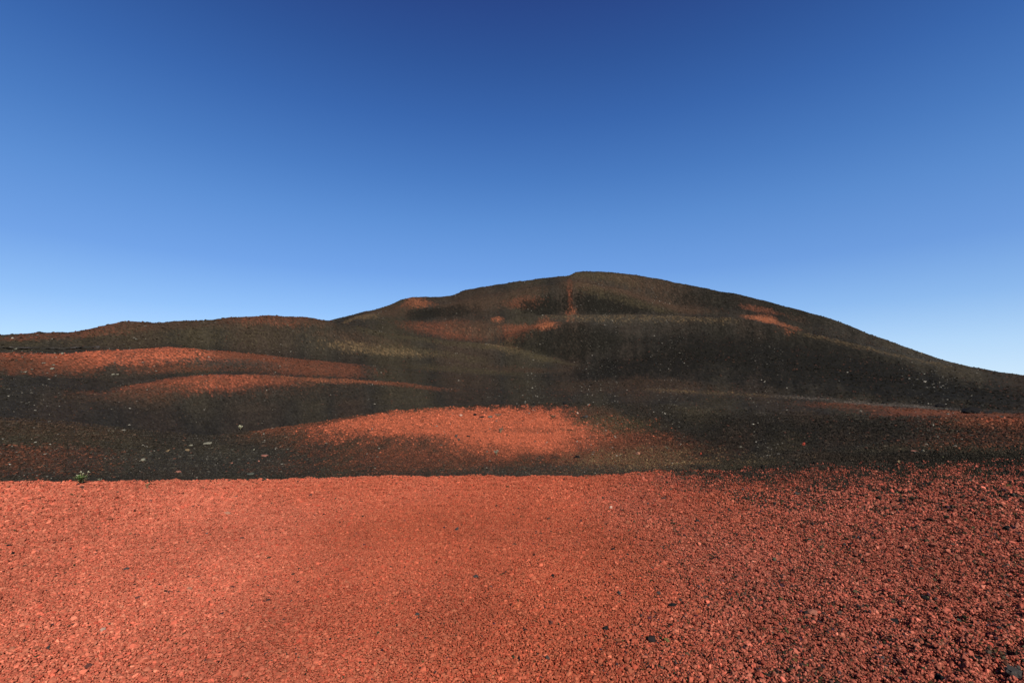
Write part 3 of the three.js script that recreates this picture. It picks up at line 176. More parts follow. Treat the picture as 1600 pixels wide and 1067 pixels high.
const STONES = [   // x, z, width, height by width, colour, name, label
  [-4.98, -4.83, 0.050, 0.6, 'black', 'lava_stone', 'black lava stone at the far left edge of the red gravel, larger of a pair'],
  [-4.73, -4.64, 0.035, 0.8, 'black', 'lava_stone', 'small black lava stone just right of the larger one at the left edge'],
  [-4.54, -4.68, 0.062, 0.5, 'red', 'scoria_stone', 'flat pink scoria slab beside the two black stones at the left edge'],
  [-2.91, -6.99, 0.073, 0.6, 'maroon', 'scoria_stone', 'dark maroon scoria lump near the gravel rim, left of centre'],
  [-3.93, -6.91, 0.052, 0.6, 'grey', 'lava_stone', 'small grey-black stone just below the gravel rim, left of the maroon lump'],
  [-2.82, -5.11, 0.048, 0.5, 'maroon', 'scoria_stone', 'brown-maroon scoria stone alone on smooth pink gravel at left'],
  [-3.36, -4.28, 0.044, 0.5, 'grey', 'lava_stone', 'grey-black lava stone on pink gravel, below the flowering plant'],
  [-4.17, -6.35, 0.054, 0.5, 'maroon', 'scoria_stone', 'low maroon stone near the rim, below and right of the tiny seedling'],
  [-3.53, -6.04, 0.108, 0.35, 'tan', 'scoria_stone', 'flat beige stone slab on the upper left of the gravel'],
  [-1.99, -5.63, 0.032, 0.8, 'black', 'lava_stone', 'small round black stone on the gravel, below the maroon lump near the rim'],
  [-2.32, -6.01, 0.034, 0.7, 'black', 'lava_stone', 'tiny black stone midway between maroon lump and small round black stone'],
  [-2.65, -3.81, 0.036, 0.4, 'maroon', 'scoria_stone', 'thin dark maroon flake lying in the left foreground gravel'],
  [-2.81, -3.71, 0.041, 0.5, 'maroon', 'scoria_stone', 'rounded purple-brown scoria lump in the left foreground'],
  [-1.15, -3.14, 0.020, 0.9, 'black', 'lava_stone', 'small black lava pebble standing alone in the lower centre-left gravel'],
  [-2.17, -3.02, 0.033, 0.5, 'maroon', 'scoria_stone', 'brown scoria lump near the bottom edge at left'],
  [-2.83, -3.04, 0.031, 0.6, 'grey', 'lava_stone', 'dark grey stone near the bottom left corner'],
  [-2.41, -2.85, 0.042, 0.6, 'maroon', 'scoria_stone', 'broad purple-brown scoria stone at the bottom left'],
  [-2.53, -3.87, 0.047, 0.4, 'tan', 'scoria_stone', 'pale beige flat stone in the left foreground, right of the thin maroon flake'],
  [-2.68, -3.25, 0.032, 0.8, 'pale', 'scoria_stone', 'pale pink upright stone in the lower left gravel'],
  [-0.21, -6.41, 0.036, 0.8, 'black', 'lava_stone', 'tiny black stone near the rim at the middle of the picture'],
  [-1.81, -5.92, 0.039, 0.6, 'black', 'lava_stone', 'small black stone left of centre, close below the rim'],
  [-0.61, -5.37, 0.066, 0.6, 'grey', 'lava_stone', 'blue-grey lava stone in the middle of the upper red gravel'],
  [-0.30, -4.11, 0.046, 0.6, 'grey', 'lava_stone', 'grey-brown lava stone on red gravel left of the picture centre line'],
  [0.21, -4.61, 0.030, 0.7, 'black', 'lava_stone', 'small black stone just right of the centre line on the gravel'],
  [0.34, -4.12, 0.031, 0.8, 'black', 'lava_stone', 'black lava stone right of the grey-brown one near the centre'],
  [0.98, -4.78, 0.045, 0.5, 'black', 'lava_stone', 'long black stone pointing right, left of two in a row'],
  [1.10, -4.64, 0.039, 0.6, 'black', 'lava_stone', 'black stone at the right end of two in a row'],
  [0.04, -3.57, 0.078, 0.6, 'orange', 'scoria_stone', 'bright orange rounded scoria stone in the foreground centre'],
  [-0.66, -3.46, 0.032, 0.8, 'grey', 'lava_stone', 'dark grey pebble left of the bright orange stone'],
  [0.26, -3.33, 0.034, 0.8, 'maroon', 'scoria_stone', 'purple-grey scoria stone below right of the bright orange stone'],
  [0.08, -3.26, 0.027, 0.8, 'black', 'lava_stone', 'black lava stone straight below the bright orange stone'],
  [0.61, -3.26, 0.042, 0.7, 'black', 'lava_stone', 'jagged black lava stone in the lower foreground right of centre'],
  [0.21, -2.93, 0.035, 0.6, 'grey', 'lava_stone', 'grey flat-topped stone close to the bottom edge near the centre'],
  [0.04, -2.92, 0.022, 1.0, 'black', 'lava_stone', 'narrow upright black pebble near the bottom edge at the centre'],
  [1.13, -3.79, 0.039, 0.7, 'grey', 'lava_stone', 'dark grey lava stone on brownish-red gravel right of centre'],
  [0.82, -3.79, 0.039, 0.7, 'grey', 'lava_stone', 'slate-coloured lava stone left of the dark grey one right of centre'],
  [1.16, -3.58, 0.060, 0.6, 'black', 'lava_stone', 'wide black lava clinker below the dark grey stone right of centre'],
  [1.28, -6.32, 0.049, 1.0, 'pale', 'scoria_stone', 'pale pink pebble below the rim right of centre'],
  [6.46, -6.65, 0.082, 0.95, 'black', 'lava_stone', 'upright black lava stone on brown gravel near the right edge'],
  [5.44, -5.37, 0.086, 0.7, 'black', 'lava_stone', 'large black lava stone at the right edge, left of two touching'],
  [5.42, -5.24, 0.069, 0.5, 'black', 'lava_stone', 'lower black lava stone at the right edge, right of two touching'],
  [5.63, -5.46, 0.073, 0.6, 'rosy', 'scoria_stone', 'rosy scoria stone leaning against the large black stone at the right edge'],
  [3.56, -5.09, 0.034, 1.0, 'black', 'lava_stone', 'upright black pebble in the right half of the gravel, upper of two'],
  [3.36, -4.86, 0.041, 0.8, 'black', 'lava_stone', 'black pebble in the right half of the gravel, lower of two'],
  [4.61, -8.24, 0.078, 0.7, 'black', 'lava_stone', 'black lava stone on the blurred border of red and black gravel'],
  [3.48, -7.31, 0.076, 0.5, 'grey', 'lava_stone', 'low dark grey stone below the border of red and black gravel'],
  [4.13, -7.03, 0.080, 0.5, 'grey', 'lava_stone', 'flat dark stone below right of the black stone on the border'],
  [4.86, -9.36, 0.062, 0.8, 'black', 'lava_stone', 'small black stone on the dark side of the gravel border'],
  [2.10, -3.47, 0.065, 0.6, 'rosy', 'scoria_stone', 'rosy tan scoria stone in the right foreground'],
  [2.05, -3.47, 0.042, 0.7, 'black', 'lava_stone', 'black lava stone touching the rosy tan stone in the right foreground'],
  [3.03, -3.23, 0.070, 0.5, 'peach', 'scoria_stone', 'pale peach angular stone in the lower right foreground'],
  [3.22, -3.32, 0.062, 0.7, 'red', 'scoria_stone', 'salmon-red scoria block just above right of the pale peach stone'],
  [2.78, -2.77, 0.086, 0.8, 'grey', 'lava_stone', 'big dark grey lava block at the bottom right corner'],
  [2.34, -2.74, 0.060, 0.7, 'black', 'lava_stone', 'black lava clinker at the bottom edge towards the right corner'],
  [2.71, -2.92, 0.059, 0.7, 'black', 'lava_stone', 'black lava clinker between the pale peach stone and the bottom right block'],
  [2.57, -3.36, 0.075, 0.5, 'black', 'lava_stone', 'broad black clinker in the right foreground'],
  [3.10, -3.70, 0.059, 0.5, 'black', 'lava_stone', 'black clinker above right of the broad one in the right foreground'],
  [1.31, -3.50, 0.046, 0.6, 'orange', 'scoria_stone', 'small orange scoria stone in the foreground right of centre'],
  [5.64, -8.46, 0.073, 0.7, 'black', 'lava_stone', 'black stone on the gravel border, right of the flat dark stone'],
  [-15.99, -20.89, 0.182, 0.8, 'cream', 'boulder', 'small rounded cream boulder on the black ash at left'],
  [-22.97, -36.19, 0.592, 0.35, 'cream', 'boulder', 'long flat cream boulder on the black ash, brightest of its cluster'],
  [-23.23, -34.71, 0.303, 0.5, 'cream', 'boulder', 'small cream boulder left of the long flat cream one'],
  [-19.58, -29.06, 0.380, 0.4, 'ochre', 'boulder', 'ochre flat boulder below the long cream one'],
  [-19.38, -27.10, 0.295, 0.5, 'ochre', 'boulder', 'brownish ochre boulder left of the flat ochre one'],
  [-13.15, -25.59, 0.362, 0.45, 'salmon', 'boulder', 'salmon-pink flat boulder on black ash below the tail of the red mound'],
  [-11.21, -16.22, 0.194, 0.45, 'salmon', 'boulder', 'salmon boulder just beyond the gravel rim at left'],
  [-8.90, -16.41, 0.239, 0.3, 'greygreen', 'boulder', 'grey-green flat slab just beyond the gravel rim'],
  [-12.53, -21.53, 0.117, 0.8, 'salmon', 'boulder', 'tiny salmon stone left of the salmon flat boulder'],
  [-11.84, -22.55, 0.123, 0.8, 'salmon', 'boulder', 'tiny salmon stone under the salmon flat boulder'],
  [-16.28, -30.32, 0.165, 0.8, 'cream', 'boulder', 'tiny cream stone above the salmon flat boulder'],
  [-5.20, -48.54, 0.325, 1.0, 'pale', 'boulder', 'whitish small boulder on the upper left of the red mound'],
  [-3.79, -48.83, 0.392, 0.7, 'black', 'boulder', 'black small boulder right of the whitish one on the red mound'],
  [-3.04, -47.40, 0.507, 0.4, 'black', 'boulder', 'flat dark boulder in the upper middle of the red mound'],
  [-2.21, -47.26, 0.506, 0.5, 'greygreen', 'boulder', 'grey-green boulder beside the flat dark one on the red mound'],
  [-3.27, -36.13, 0.385, 0.35, 'black', 'boulder', 'flat black boulder on the lower left of the red mound'],
  [-4.23, -36.09, 0.337, 0.6, 'grey', 'boulder', 'dark grey boulder left of the flat black one on the red mound'],
  [-3.80, -34.36, 0.229, 0.6, 'grey', 'boulder', 'small dark boulder below the pair on the lower left of the red mound'],
  [3.69, -27.26, 0.362, 0.5, 'black', 'boulder', 'dark boulder on the brown skirt at the lower right of the red mound'],
  [6.28, -57.08, 0.459, 1.0, 'black', 'boulder', 'dark boulder standing on the crest of the red mound'],
  [2.59, -56.82, 0.381, 0.7, 'black', 'boulder', 'small dark boulder on the crest of the red mound, left of the standing one'],
  [6.67, -48.40, 0.259, 1.0, 'pale', 'boulder', 'tiny whitish boulder right of the green shrub on the mound'],
  [7.08, -46.40, 0.993, 0.25, 'grey', 'boulder', 'low dark rock ledge at the right end of the red mound'],
  [-6.68, -43.49, 0.290, 0.5, 'black', 'boulder', 'small dark boulder on the left flank of the red mound'],
  [7.34, -28.04, 0.298, 0.6, 'tan', 'boulder', 'tan boulder on the brown skirt right of the red mound'],
  [76.70, -79.93, 2.567, 0.6, 'black', 'boulder', 'large black boulder on the red strip of the plain at far right'],
  [83.59, -84.06, 1.462, 0.5, 'black', 'boulder', 'low black boulder right of the large black one at far right'],
  [49.79, -48.54, 0.519, 0.6, 'grey', 'boulder', 'small dark boulder on the red strip near the right edge'],
  [14.42, -23.76, 0.253, 0.7, 'redbright', 'boulder', 'bright red stone alone on the black plain at right'],
  [12.40, -14.83, 0.178, 0.5, 'salmon', 'boulder', 'salmon boulder in a small cluster on the black plain at right'],
  [12.62, -14.77, 0.097, 0.7, 'cream', 'boulder', 'cream stone right of the salmon boulder on the black plain'],
  [13.14, -16.31, 0.160, 0.3, 'ochre', 'boulder', 'thin ochre slab left of the salmon boulder on the black plain'],
  [8.03, -10.03, 0.098, 0.7, 'ochre', 'boulder', 'ochre stone at the border of black plain and red gravel'],
  [55.32, -75.68, 0.415, 0.9, 'cream', 'boulder', 'cream stone at the foot of the volcano, right of centre'],
  [75.28, -95.58, 0.420, 0.8, 'cream', 'boulder', 'tiny cream stone on the thin red line at the volcano foot'],
  [12.50, -26.25, 0.143, 0.8, 'cream', 'boulder', 'cream stone alone on the black plain right of the mound'],
  [10.06, -25.68, 0.171, 0.8, 'redbright', 'boulder', 'small red stone on dark ash right of the mound'],
  [139.33, -155.41, 2.916, 0.5, 'black', 'boulder', 'dark rock heap at the volcano foot, right end of the dusty band'],
  [131.08, -167.94, 1.802, 0.5, 'black', 'boulder', 'dark rock at the volcano foot in the middle of the dusty band'],
  [120.53, -185.13, 1.740, 0.5, 'black', 'boulder', 'dark rock at the volcano foot at the left end of the dusty band'],
  [-159.84, -155.51, 1.548, 0.4, 'cream', 'boulder', 'long cream boulder below the red band at far left'],
  [-161.90, -159.74, 0.884, 0.5, 'cream', 'boulder', 'small cream boulder above right of the long one at far left'],
  [-159.64, -164.51, 1.274, 0.6, 'cream', 'boulder', 'cream boulder at the lower end of the red band at far left'],
  [-167.28, -168.88, 1.123, 0.4, 'cream', 'boulder', 'small pale boulder in the brown scree at far left'],
  [-164.46, -169.54, 1.127, 0.4, 'cream', 'boulder', 'pale boulder right of another in the brown scree at far left'],
  [-174.10, -182.97, 1.422, 0.6, 'cream', 'boulder', 'pale boulder at the tip of the upper red band'],
  [-259.66, -246.95, 2.195, 0.4, 'cream', 'boulder', 'pale boulder at the left end of the rocky ledge'],
  [-240.38, -227.06, 2.269, 0.3, 'ochre', 'boulder', 'flat ochre boulder below the rocky ledge at far left'],
  [-143.10, -170.12, 1.128, 0.6, 'cream', 'boulder', 'whitish boulder in the black valley below the upper red band, left of two'],
  [-141.84, -170.26, 0.941, 0.6, 'cream', 'boulder', 'whitish boulder in the black valley below the upper red band, right of two'],
];
const LINES = { edge: 2, dip: 3, b1: 4, m: 7, v1: 8, l2: 9, v4: 17 };
const NL = LINE_DISTANCE.length, AZ0 = -62 * DEG, AZ1 = 61.75 * DEG, AZN = LINE_DISTANCE[0].length, AZS = (AZ1 - AZ0) / (AZN - 1);
function slopes(x, y) {
  const n = x.length, m = new Float64Array(n), dl = (i) => (y[i + 1] - y[i]) / (x[i + 1] - x[i]);
  for (let i = 1; i < n - 1; i++) { const a = dl(i - 1), b = dl(i); if (a * b > 0) { const h0 = x[i] - x[i - 1], h1 = x[i + 1] - x[i], w1 = 2 * h1 + h0, w2 = h1 + 2 * h0; m[i] = (w1 + w2) / (w1 / a + w2 / b); } }
  m[0] = dl(0); m[n - 1] = dl(n - 2);
  return m;
}
function hermite(x0, x1, y0, y1, m0, m1, q) { const h = x1 - x0, t = (q - x0) / h, s = 1 - t; return (1 + 2 * t) * s * s * y0 + t * s * s * h * m0 + t * t * (3 - 2 * t) * y1 + t * t * (t - 1) * h * m1; }
const azGrid = Float64Array.from({ length: AZN }, (_, i) => AZ0 + i * AZS);
const slopeD = LINE_DISTANCE.map((r) => slopes(azGrid, r)), slopeH = LINE_HEIGHT.map((r) => slopes(azGrid, r));
const PROFILES = 1240, profileCache = new Array(PROFILES + 1);
function profile(k) {   // distances, heights and slopes along one bearing
  if (profileCache[k]) return profileCache[k];
  const a = AZ0 + (AZ1 - AZ0) * k / PROFILES, i = clamp(Math.floor((a - AZ0) / AZS), 0, AZN - 2), x = new Float64Array(NL), y = new Float64Array(NL);
  for (let l = 0; l < NL; l++) {
    x[l] = hermite(azGrid[i], azGrid[i + 1], LINE_DISTANCE[l][i], LINE_DISTANCE[l][i + 1], slopeD[l][i], slopeD[l][i + 1], a);
    y[l] = hermite(azGrid[i], azGrid[i + 1], LINE_HEIGHT[l][i], LINE_HEIGHT[l][i + 1], slopeH[l][i], slopeH[l][i + 1], a);
  }
  return profileCache[k] = { x, y, m: slopes(x, y) };
}
function onProfile(p, d) { let l = 0, r = NL - 1; while (r - l > 1) { const c = (l + r) >> 1; if (p.x[c] <= d) l = c; else r = c; } return hermite(p.x[l], p.x[l + 1], p.y[l], p.y[l + 1], p.m[l], p.m[l + 1], d); }
const bearing = (x, z) => Math.atan2(x, -z);
function lineAt(l, az) { const f = clamp((az - AZ0) / (AZ1 - AZ0)) * PROFILES, k = Math.min(PROFILES - 1, Math.floor(f)); return mix(profile(k).x[l], profile(k + 1).x[l], f - k); }
const WAVES = [0.35, 1, 3.2, 11, 34, 100];
function roughness(x, z, d, az) {   // humps and hollows, each size only where it is small beside the distance
  let h = 0;
  for (let i = 0; i < WAVES.length; i++) {
    const w = WAVES[i], k = smooth(0.0035 * d, 0.007 * d, w) * (1 - smooth(0.07 * d, 0.2 * d, w));
    if (k > 0) h += k * w * 0.02 * n2(x / w + i * 17.3, z / w - i * 9.1);
  }
  if (d > 250) h += 0.0008 * d * smooth(250, 500, d) * (0.5 - Math.abs(n2(az * 26 + 3, d / 420))) ;        // rills running down the far slopes
  if (d > 5 && d < 16) h += 0.014 * smooth(5, 8, d) * (1 - smooth(12, 16, d)) * n2(x / 0.28 + 3, z / 0.28);
  if (d < 30) { const k = smooth(-0.1, 0.6, az) * (1 - smooth(15, 30, d)); if (k > 0) h += k * (mix(0.015, 0.030, smooth(0.5, 0.8, az) * (1 - smooth(4, 7, d))) * n2(x / 0.17, z / 0.17) + mix(0.010, 0.018, smooth(0.5, 0.8, az) * (1 - smooth(4, 7, d))) * n2(x / 0.065 + 8, z / 0.065)); }      // coarser, lumpier cinders to the right
  return h;
}
function heightAt(x, z) {
  const d = Math.hypot(x, z), az = bearing(x, z), f = clamp((az - AZ0) / (AZ1 - AZ0)) * PROFILES, k = Math.min(PROFILES - 1, Math.floor(f));
  let h = mix(onProfile(profile(k), d), onProfile(profile(k + 1), d), f - k);
  const back = smooth(62 * DEG, 115 * DEG, Math.abs(az));
  if (back > 0) h = mix(h, -0.004 * d, back);
  return h + roughness(x, z, d, az);
}

// ---------------------------------------------------------------- what the ground is made of: black ash with drifts of brown and red cinders
const TINTS = [[0.0165, 0.0142, 0.0110], [0.0078, 0.0071, 0.0055], [0.0225, 0.0203, 0.0160], [0.034, 0.021, 0.0135], [0.078, 0.028, 0.0155], [0.26, 0.066, 0.032], [0.155, 0.052, 0.025], [0.085, 0.056, 0.028], [0.034, 0.0265, 0.0148], [0.075, 0.060, 0.047]];   // ash, coal, slate, brown, rust, red, ember, tan, olive, dust
const patchReady = PATCHES.map(([x, z, rt, rn, rf, c, s, so]) => { const d = Math.hypot(x, z); return { x, z, rt, rn, rf, c: TINTS[c], s, so, sx: x / d, sz: z / d, reach: 2.2 * Math.max(rt, rn, rf) }; });
const PINK = [0.275, 0.072, 0.041], BRICK = [0.215, 0.050, 0.0255], LIVER = [0.19, 0.052, 0.033];
const out3 = [0, 0, 0];
function groundTint(x, z, r, grain) {   // r: random source; grain 0..1: how far tints stay apart as single grains instead of blending
  const d = Math.hypot(x, z), az = bearing(x, z), edge = lineAt(LINES.edge, az);
  const w1 = d * 0.03 + 0.3, blotch = n2(x / w1 + 40, z / w1) * 0.6 + n2(x / (w1 * 0.3), z / (w1 * 0.3) + 9) * 0.4;
  const w2 = d * 0.16 + 1, wide = n2(x / w2 - 7, z / w2 + 30);
  let c;
  const right = smooth(0.24, 0.50, az), rim = mix(edge + 0.12, edge * 0.72, right), soft = mix(0.05, 0.46, right) * edge;
  const red = 1 - smooth(rim - soft * 0.3, rim + soft, d + blotch * soft * 0.5);
  const isRed = r() < red;
  if (isRed) {
    const across = az + 0.16 * n2(x * 0.35, z * 0.35 + 5) + 0.07 * blotch;
    const a = 1 - smooth(-0.62, -0.05, across), b = smooth(-0.02, 0.62, across);
    c = [0, 1, 2].map((i) => mix(mix(BRICK[i], PINK[i], a), LIVER[i], b) * (1 + 0.13 * wide + 0.10 * blotch));
    const clump = smooth(-0.3, 0.8, n2(x / 0.35 + 60, z / 0.35) * 0.7 + n2(x / 1.3, z / 1.3 + 80) * 0.5);
    if (r() < 0.010 + 0.008 * clump + b * (0.09 + 0.24 * clump)) c = (r() < 0.6 ? [0.021, 0.0145, 0.0115] : TINTS[3]).map((v) => v * (0.8 + 0.8 * r()));
  } else {
    c = [0, 1, 2].map((i) => mix(TINTS[0][i], TINTS[wide > 0 ? 8 : 3][i], Math.min(0.55, Math.abs(wide) * 0.5)) * (1 + 0.22 * blotch));
        for (const p of patchReady) {
      const dx = x - p.x, dz = z - p.z;
      if (Math.abs(dx) > p.reach || Math.abs(dz) > p.reach) continue;
      const along = dx * p.sx + dz * p.sz, cross = dx * p.sz - dz * p.sx;
      const rho = Math.hypot(cross / p.rt, along / (along < 0 ? p.rn : p.rf)) + 0.24 * blotch + 0.10 * wide + 0.20 * n2(cross / (p.rt * 0.11 + 0.2) + p.x, along / ((p.rn + p.rf) * 0.45) + p.z);   // drifts slide and streak down the slope
      let w = p.s * (1 - smooth(1 - p.so, 1 + p.so, rho));
      if (w <= 0) continue;
      w = mix(w, r() < w ? 1 : 0, grain);
      c = c.map((v, i) => mix(v, p.c[i], w));
    }
  }
  out3[0] = c[0]; out3[1] = c[1]; out3[2] = c[2];
  return out3;
}

function grainMap() {   // sand and grit: a tile of fine speckle, alike in every direction
  const N = 512, t = new Uint8Array(N * N * 4), r = seeded(5), a = new Float32Array(N * N);
  for (let i = 0; i < N * N; i++) a[i] = r();
  const at = (x, y) => a[((y + N) % N) * N + (x + N) % N];
  for (let y = 0; y < N; y++) for (let x = 0; x < N; x++) {
    const s = 0.45 * at(x, y) + 0.20 * (at(x + 1, y) + at(x, y + 1)) + 0.15 * at(x + 1, y + 1), big = at((x >> 2), (y >> 2) + 200);
    const v = clamp(0.55 + 0.75 * (s - 0.5) + 0.22 * (big - 0.5)) * 255;
    t.set([v, v, v, 255], (y * N + x) * 4);
  }
  const m = new THREE.DataTexture(t, N, N); m.wrapS = m.wrapT = THREE.RepeatWrapping; m.magFilter = m.minFilter = THREE.LinearFilter; m.needsUpdate = true;
  return m;
}
const grit = grainMap();

// ---------------------------------------------------------------- build the land as one grid, cut into ground, hills and volcano along hidden hollows
const bearings = [];
for (let a = -180; a < -54.5; a += 4) bearings.push(a * DEG);
const FINE0 = bearings.length;
for (let a = -54; a <= 54.001; a += 0.11) bearings.push(a * DEG);
const FINE1 = bearings.length;
for (let a = 56; a < 179; a += 4) bearings.push(a * DEG);
bearings.push(180 * DEG);
const PER = [6, 110, 8, 18, 45, 45, 45, 8, 16, 45, 8, 14, 45, 10, 18, 45, 12, 46, 8, 18, 6, 46, 5, 32, 5, 3, 2];
const rows = [];   // [line, share]
PER.forEach((n, l) => { for (let k = 0; k < n; k++) rows.push([l, k / n]); });
rows.push([NL - 2, 1]);
const NR = rows.length, NC = bearings.length;
const px = new Float32Array(NR * NC), py = new Float32Array(NR * NC), pz = new Float32Array(NR * NC);
for (let j = 0; j < NC; j++) {
  const az = bearings[j], s = Math.sin(az), c = -Math.cos(az), ends = Array.from({ length: NL }, (_, l) => lineAt(l, az));
  for (let i = 0; i < NR; i++) {
    const [l, t] = rows[i], d = l === 0 ? 0.05 + t * (ends[1] - 0.05) : l <= 8 || l >= 25 ? ends[l] * (ends[l + 1] / ends[l]) ** t : mix(ends[l], ends[l + 1], t), o = i * NC + j;
    px[o] = s * d; pz[o] = c * d; py[o] = heightAt(px[o], pz[o]) - (d < 20 ? 0.012 * (1 - smooth(10, 20, d)) : 0);
  }
}
function gridNormal(i, j, v) {
  const i0 = Math.max(0, i - 1), i1 = Math.min(NR - 1, i + 1), j0 = Math.max(0, j - 1), j1 = Math.min(NC - 1, j + 1), a = i0 * NC + j, b = i1 * NC + j, e = i * NC + j0, f = i * NC + j1;
  const ux = px[b] - px[a], uy = py[b] - py[a], uz = pz[b] - pz[a], vx = px[f] - px[e], vy = py[f] - py[e], vz = pz[f] - pz[e];
  v.set(vy * uz - vz * uy, vz * ux - vx * uz, vx * uy - vy * ux).normalize();
  if (v.y < 0) v.negate();
  return v;
}
const rowOf = (line) => rows.findIndex(([l, t]) => l === line && t === 0);
function land(name, label, r0, r1, tile, seed) {
  const n = r1 - r0 + 1, pos = new Float32Array(n * NC * 3), nor = new Float32Array(n * NC * 3), col = new Float32Array(n * NC * 3), uv = new Float32Array(n * NC * 2), index = new Uint32Array((n - 1) * (NC - 1) * 6), v = new THREE.Vector3(), r = seeded(seed);
  for (let i = 0; i < n; i++) for (let j = 0; j < NC; j++) {
    const o = (i + r0) * NC + j, q = i * NC + j;
    pos.set([px[o], py[o], pz[o]], q * 3); uv.set([px[o] / tile, pz[o] / tile], q * 2);
    gridNormal(i + r0, j, v); nor.set([v.x, v.y, v.z], q * 3);
    const c = groundTint(px[o], pz[o], r, 0.55), k = Math.exp(0.2 * gauss(r)) / 0.57;
    col.set([c[0] * k, c[1] * k, c[2] * k], q * 3);
  }
  let w = 0;
  for (let i = 0; i < n - 1; i++) for (let j = 0; j < NC - 1; j++) { const a = i * NC + j, b = a + NC; index[w++] = a; index[w++] = a + 1; index[w++] = b; index[w++] = a + 1; index[w++] = b + 1; index[w++] = b; }
  const g = new THREE.BufferGeometry();
  g.setAttribute('position', new THREE.BufferAttribute(pos, 3)); g.setAttribute('normal', new THREE.BufferAttribute(nor, 3)); g.setAttribute('color', new THREE.BufferAttribute(col, 3)); g.setAttribute('uv', new THREE.BufferAttribute(uv, 2)); g.setIndex(new THREE.BufferAttribute(index, 1));
  const m = named(new THREE.Mesh(g, new THREE.MeshPhysicalMaterial({ vertexColors: true, map: grit, roughness: 1, metalness: 0, specularIntensity: 0.03, side: THREE.DoubleSide })), name);
  m.material.name = name;
  tag(m, label, 'terrain', null, 'structure');
  scene.add(shaded(m));
}
land('ground', 'red cinder plain with black ash hollow and red mound beyond its rim', 0, rowOf(LINES.v1), 3.1, 21);
land('hills', 'low rolling ash hills with red cinder crests', rowOf(LINES.v1), rowOf(LINES.v4), 37, 22);
land('volcano', 'dark ash cone of a volcano with rusty streaks', rowOf(LINES.v4), NR - 1, 90, 23);

// ---------------------------------------------------------------- loose stones
function stoneShape(seed, detail, bite) {
  const g0 = new THREE.IcosahedronGeometry(0.5, detail), p = g0.attributes.position, r = seeded(seed), v = new THREE.Vector3(), cuts = Array.from({ length: 8 }, () => [new THREE.Vector3(gauss(r), gauss(r), gauss(r)).normalize(), 0.24 + 0.20 * r()]);
  for (let i = 0; i < p.count; i++) {
    v.fromBufferAttribute(p, i);
    const k = 1 + bite * n3(v.x * 2.6 + seed * 5, v.y * 2.6, v.z * 2.6) + bite * 0.6 * n3(v.x * 6 + seed, v.y * 6, v.z * 6);
    v.multiplyScalar(k);
    for (const [n, h] of cuts) { const s = v.dot(n) - h; if (s > 0) v.addScaledVector(n, -s); }   // broken faces
    p.setXYZ(i, v.x, v.y, v.z);
  }
  const g = g0.index ? g0.toNonIndexed() : g0; g.deleteAttribute('uv'); g.computeVertexNormals();
  return g;
}
const pebbleShapes = [1, 2, 3, 4, 5].map((s) => stoneShape(s, 1, 0.3));
const stoneShapes = [11, 12, 13, 14, 15, 16].map((s) => stoneShape(s, 3, 0.26));
const pebbleMaterial = new THREE.MeshPhysicalMaterial({ color: 0xffffff, roughness: 1, specularIntensity: 0.03 });
pebbleMaterial.name = 'cinders';
const Q = new THREE.Quaternion(), EU = new THREE.Euler(), M4 = new THREE.Matrix4(), PV = new THREE.Vector3(), SV = new THREE.Vector3(), CC = new THREE.Color();
function scatter(name, label, category, list) {   // list: [x, y, z, sx, sy, sz, turn, r, g, b], shared out over the shapes
  const root = named(new THREE.Group(), name); tag(root, label, category, null, 'stuff'); scene.add(root);
  pebbleShapes.forEach((shape, k) => {
    const mine = list.filter((_, i) => i % pebbleShapes.length === k), im = new THREE.InstancedMesh(shape, pebbleMaterial, mine.length);
    im.name = 'pebbles'; im.userData.kind = 'stuff';
    mine.forEach((e, i) => {
      Q.setFromEuler(EU.set(e[10] ?? 0, e[6], e[11] ?? 0));
      im.setMatrixAt(i, M4.compose(PV.set(e[0], e[1], e[2]), Q, SV.set(e[3], e[4], e[5]))); im.setColorAt(i, CC.setRGB(e[7], e[8], e[9]));
    });
    root.add(im);
  });
  shaded(root);
}

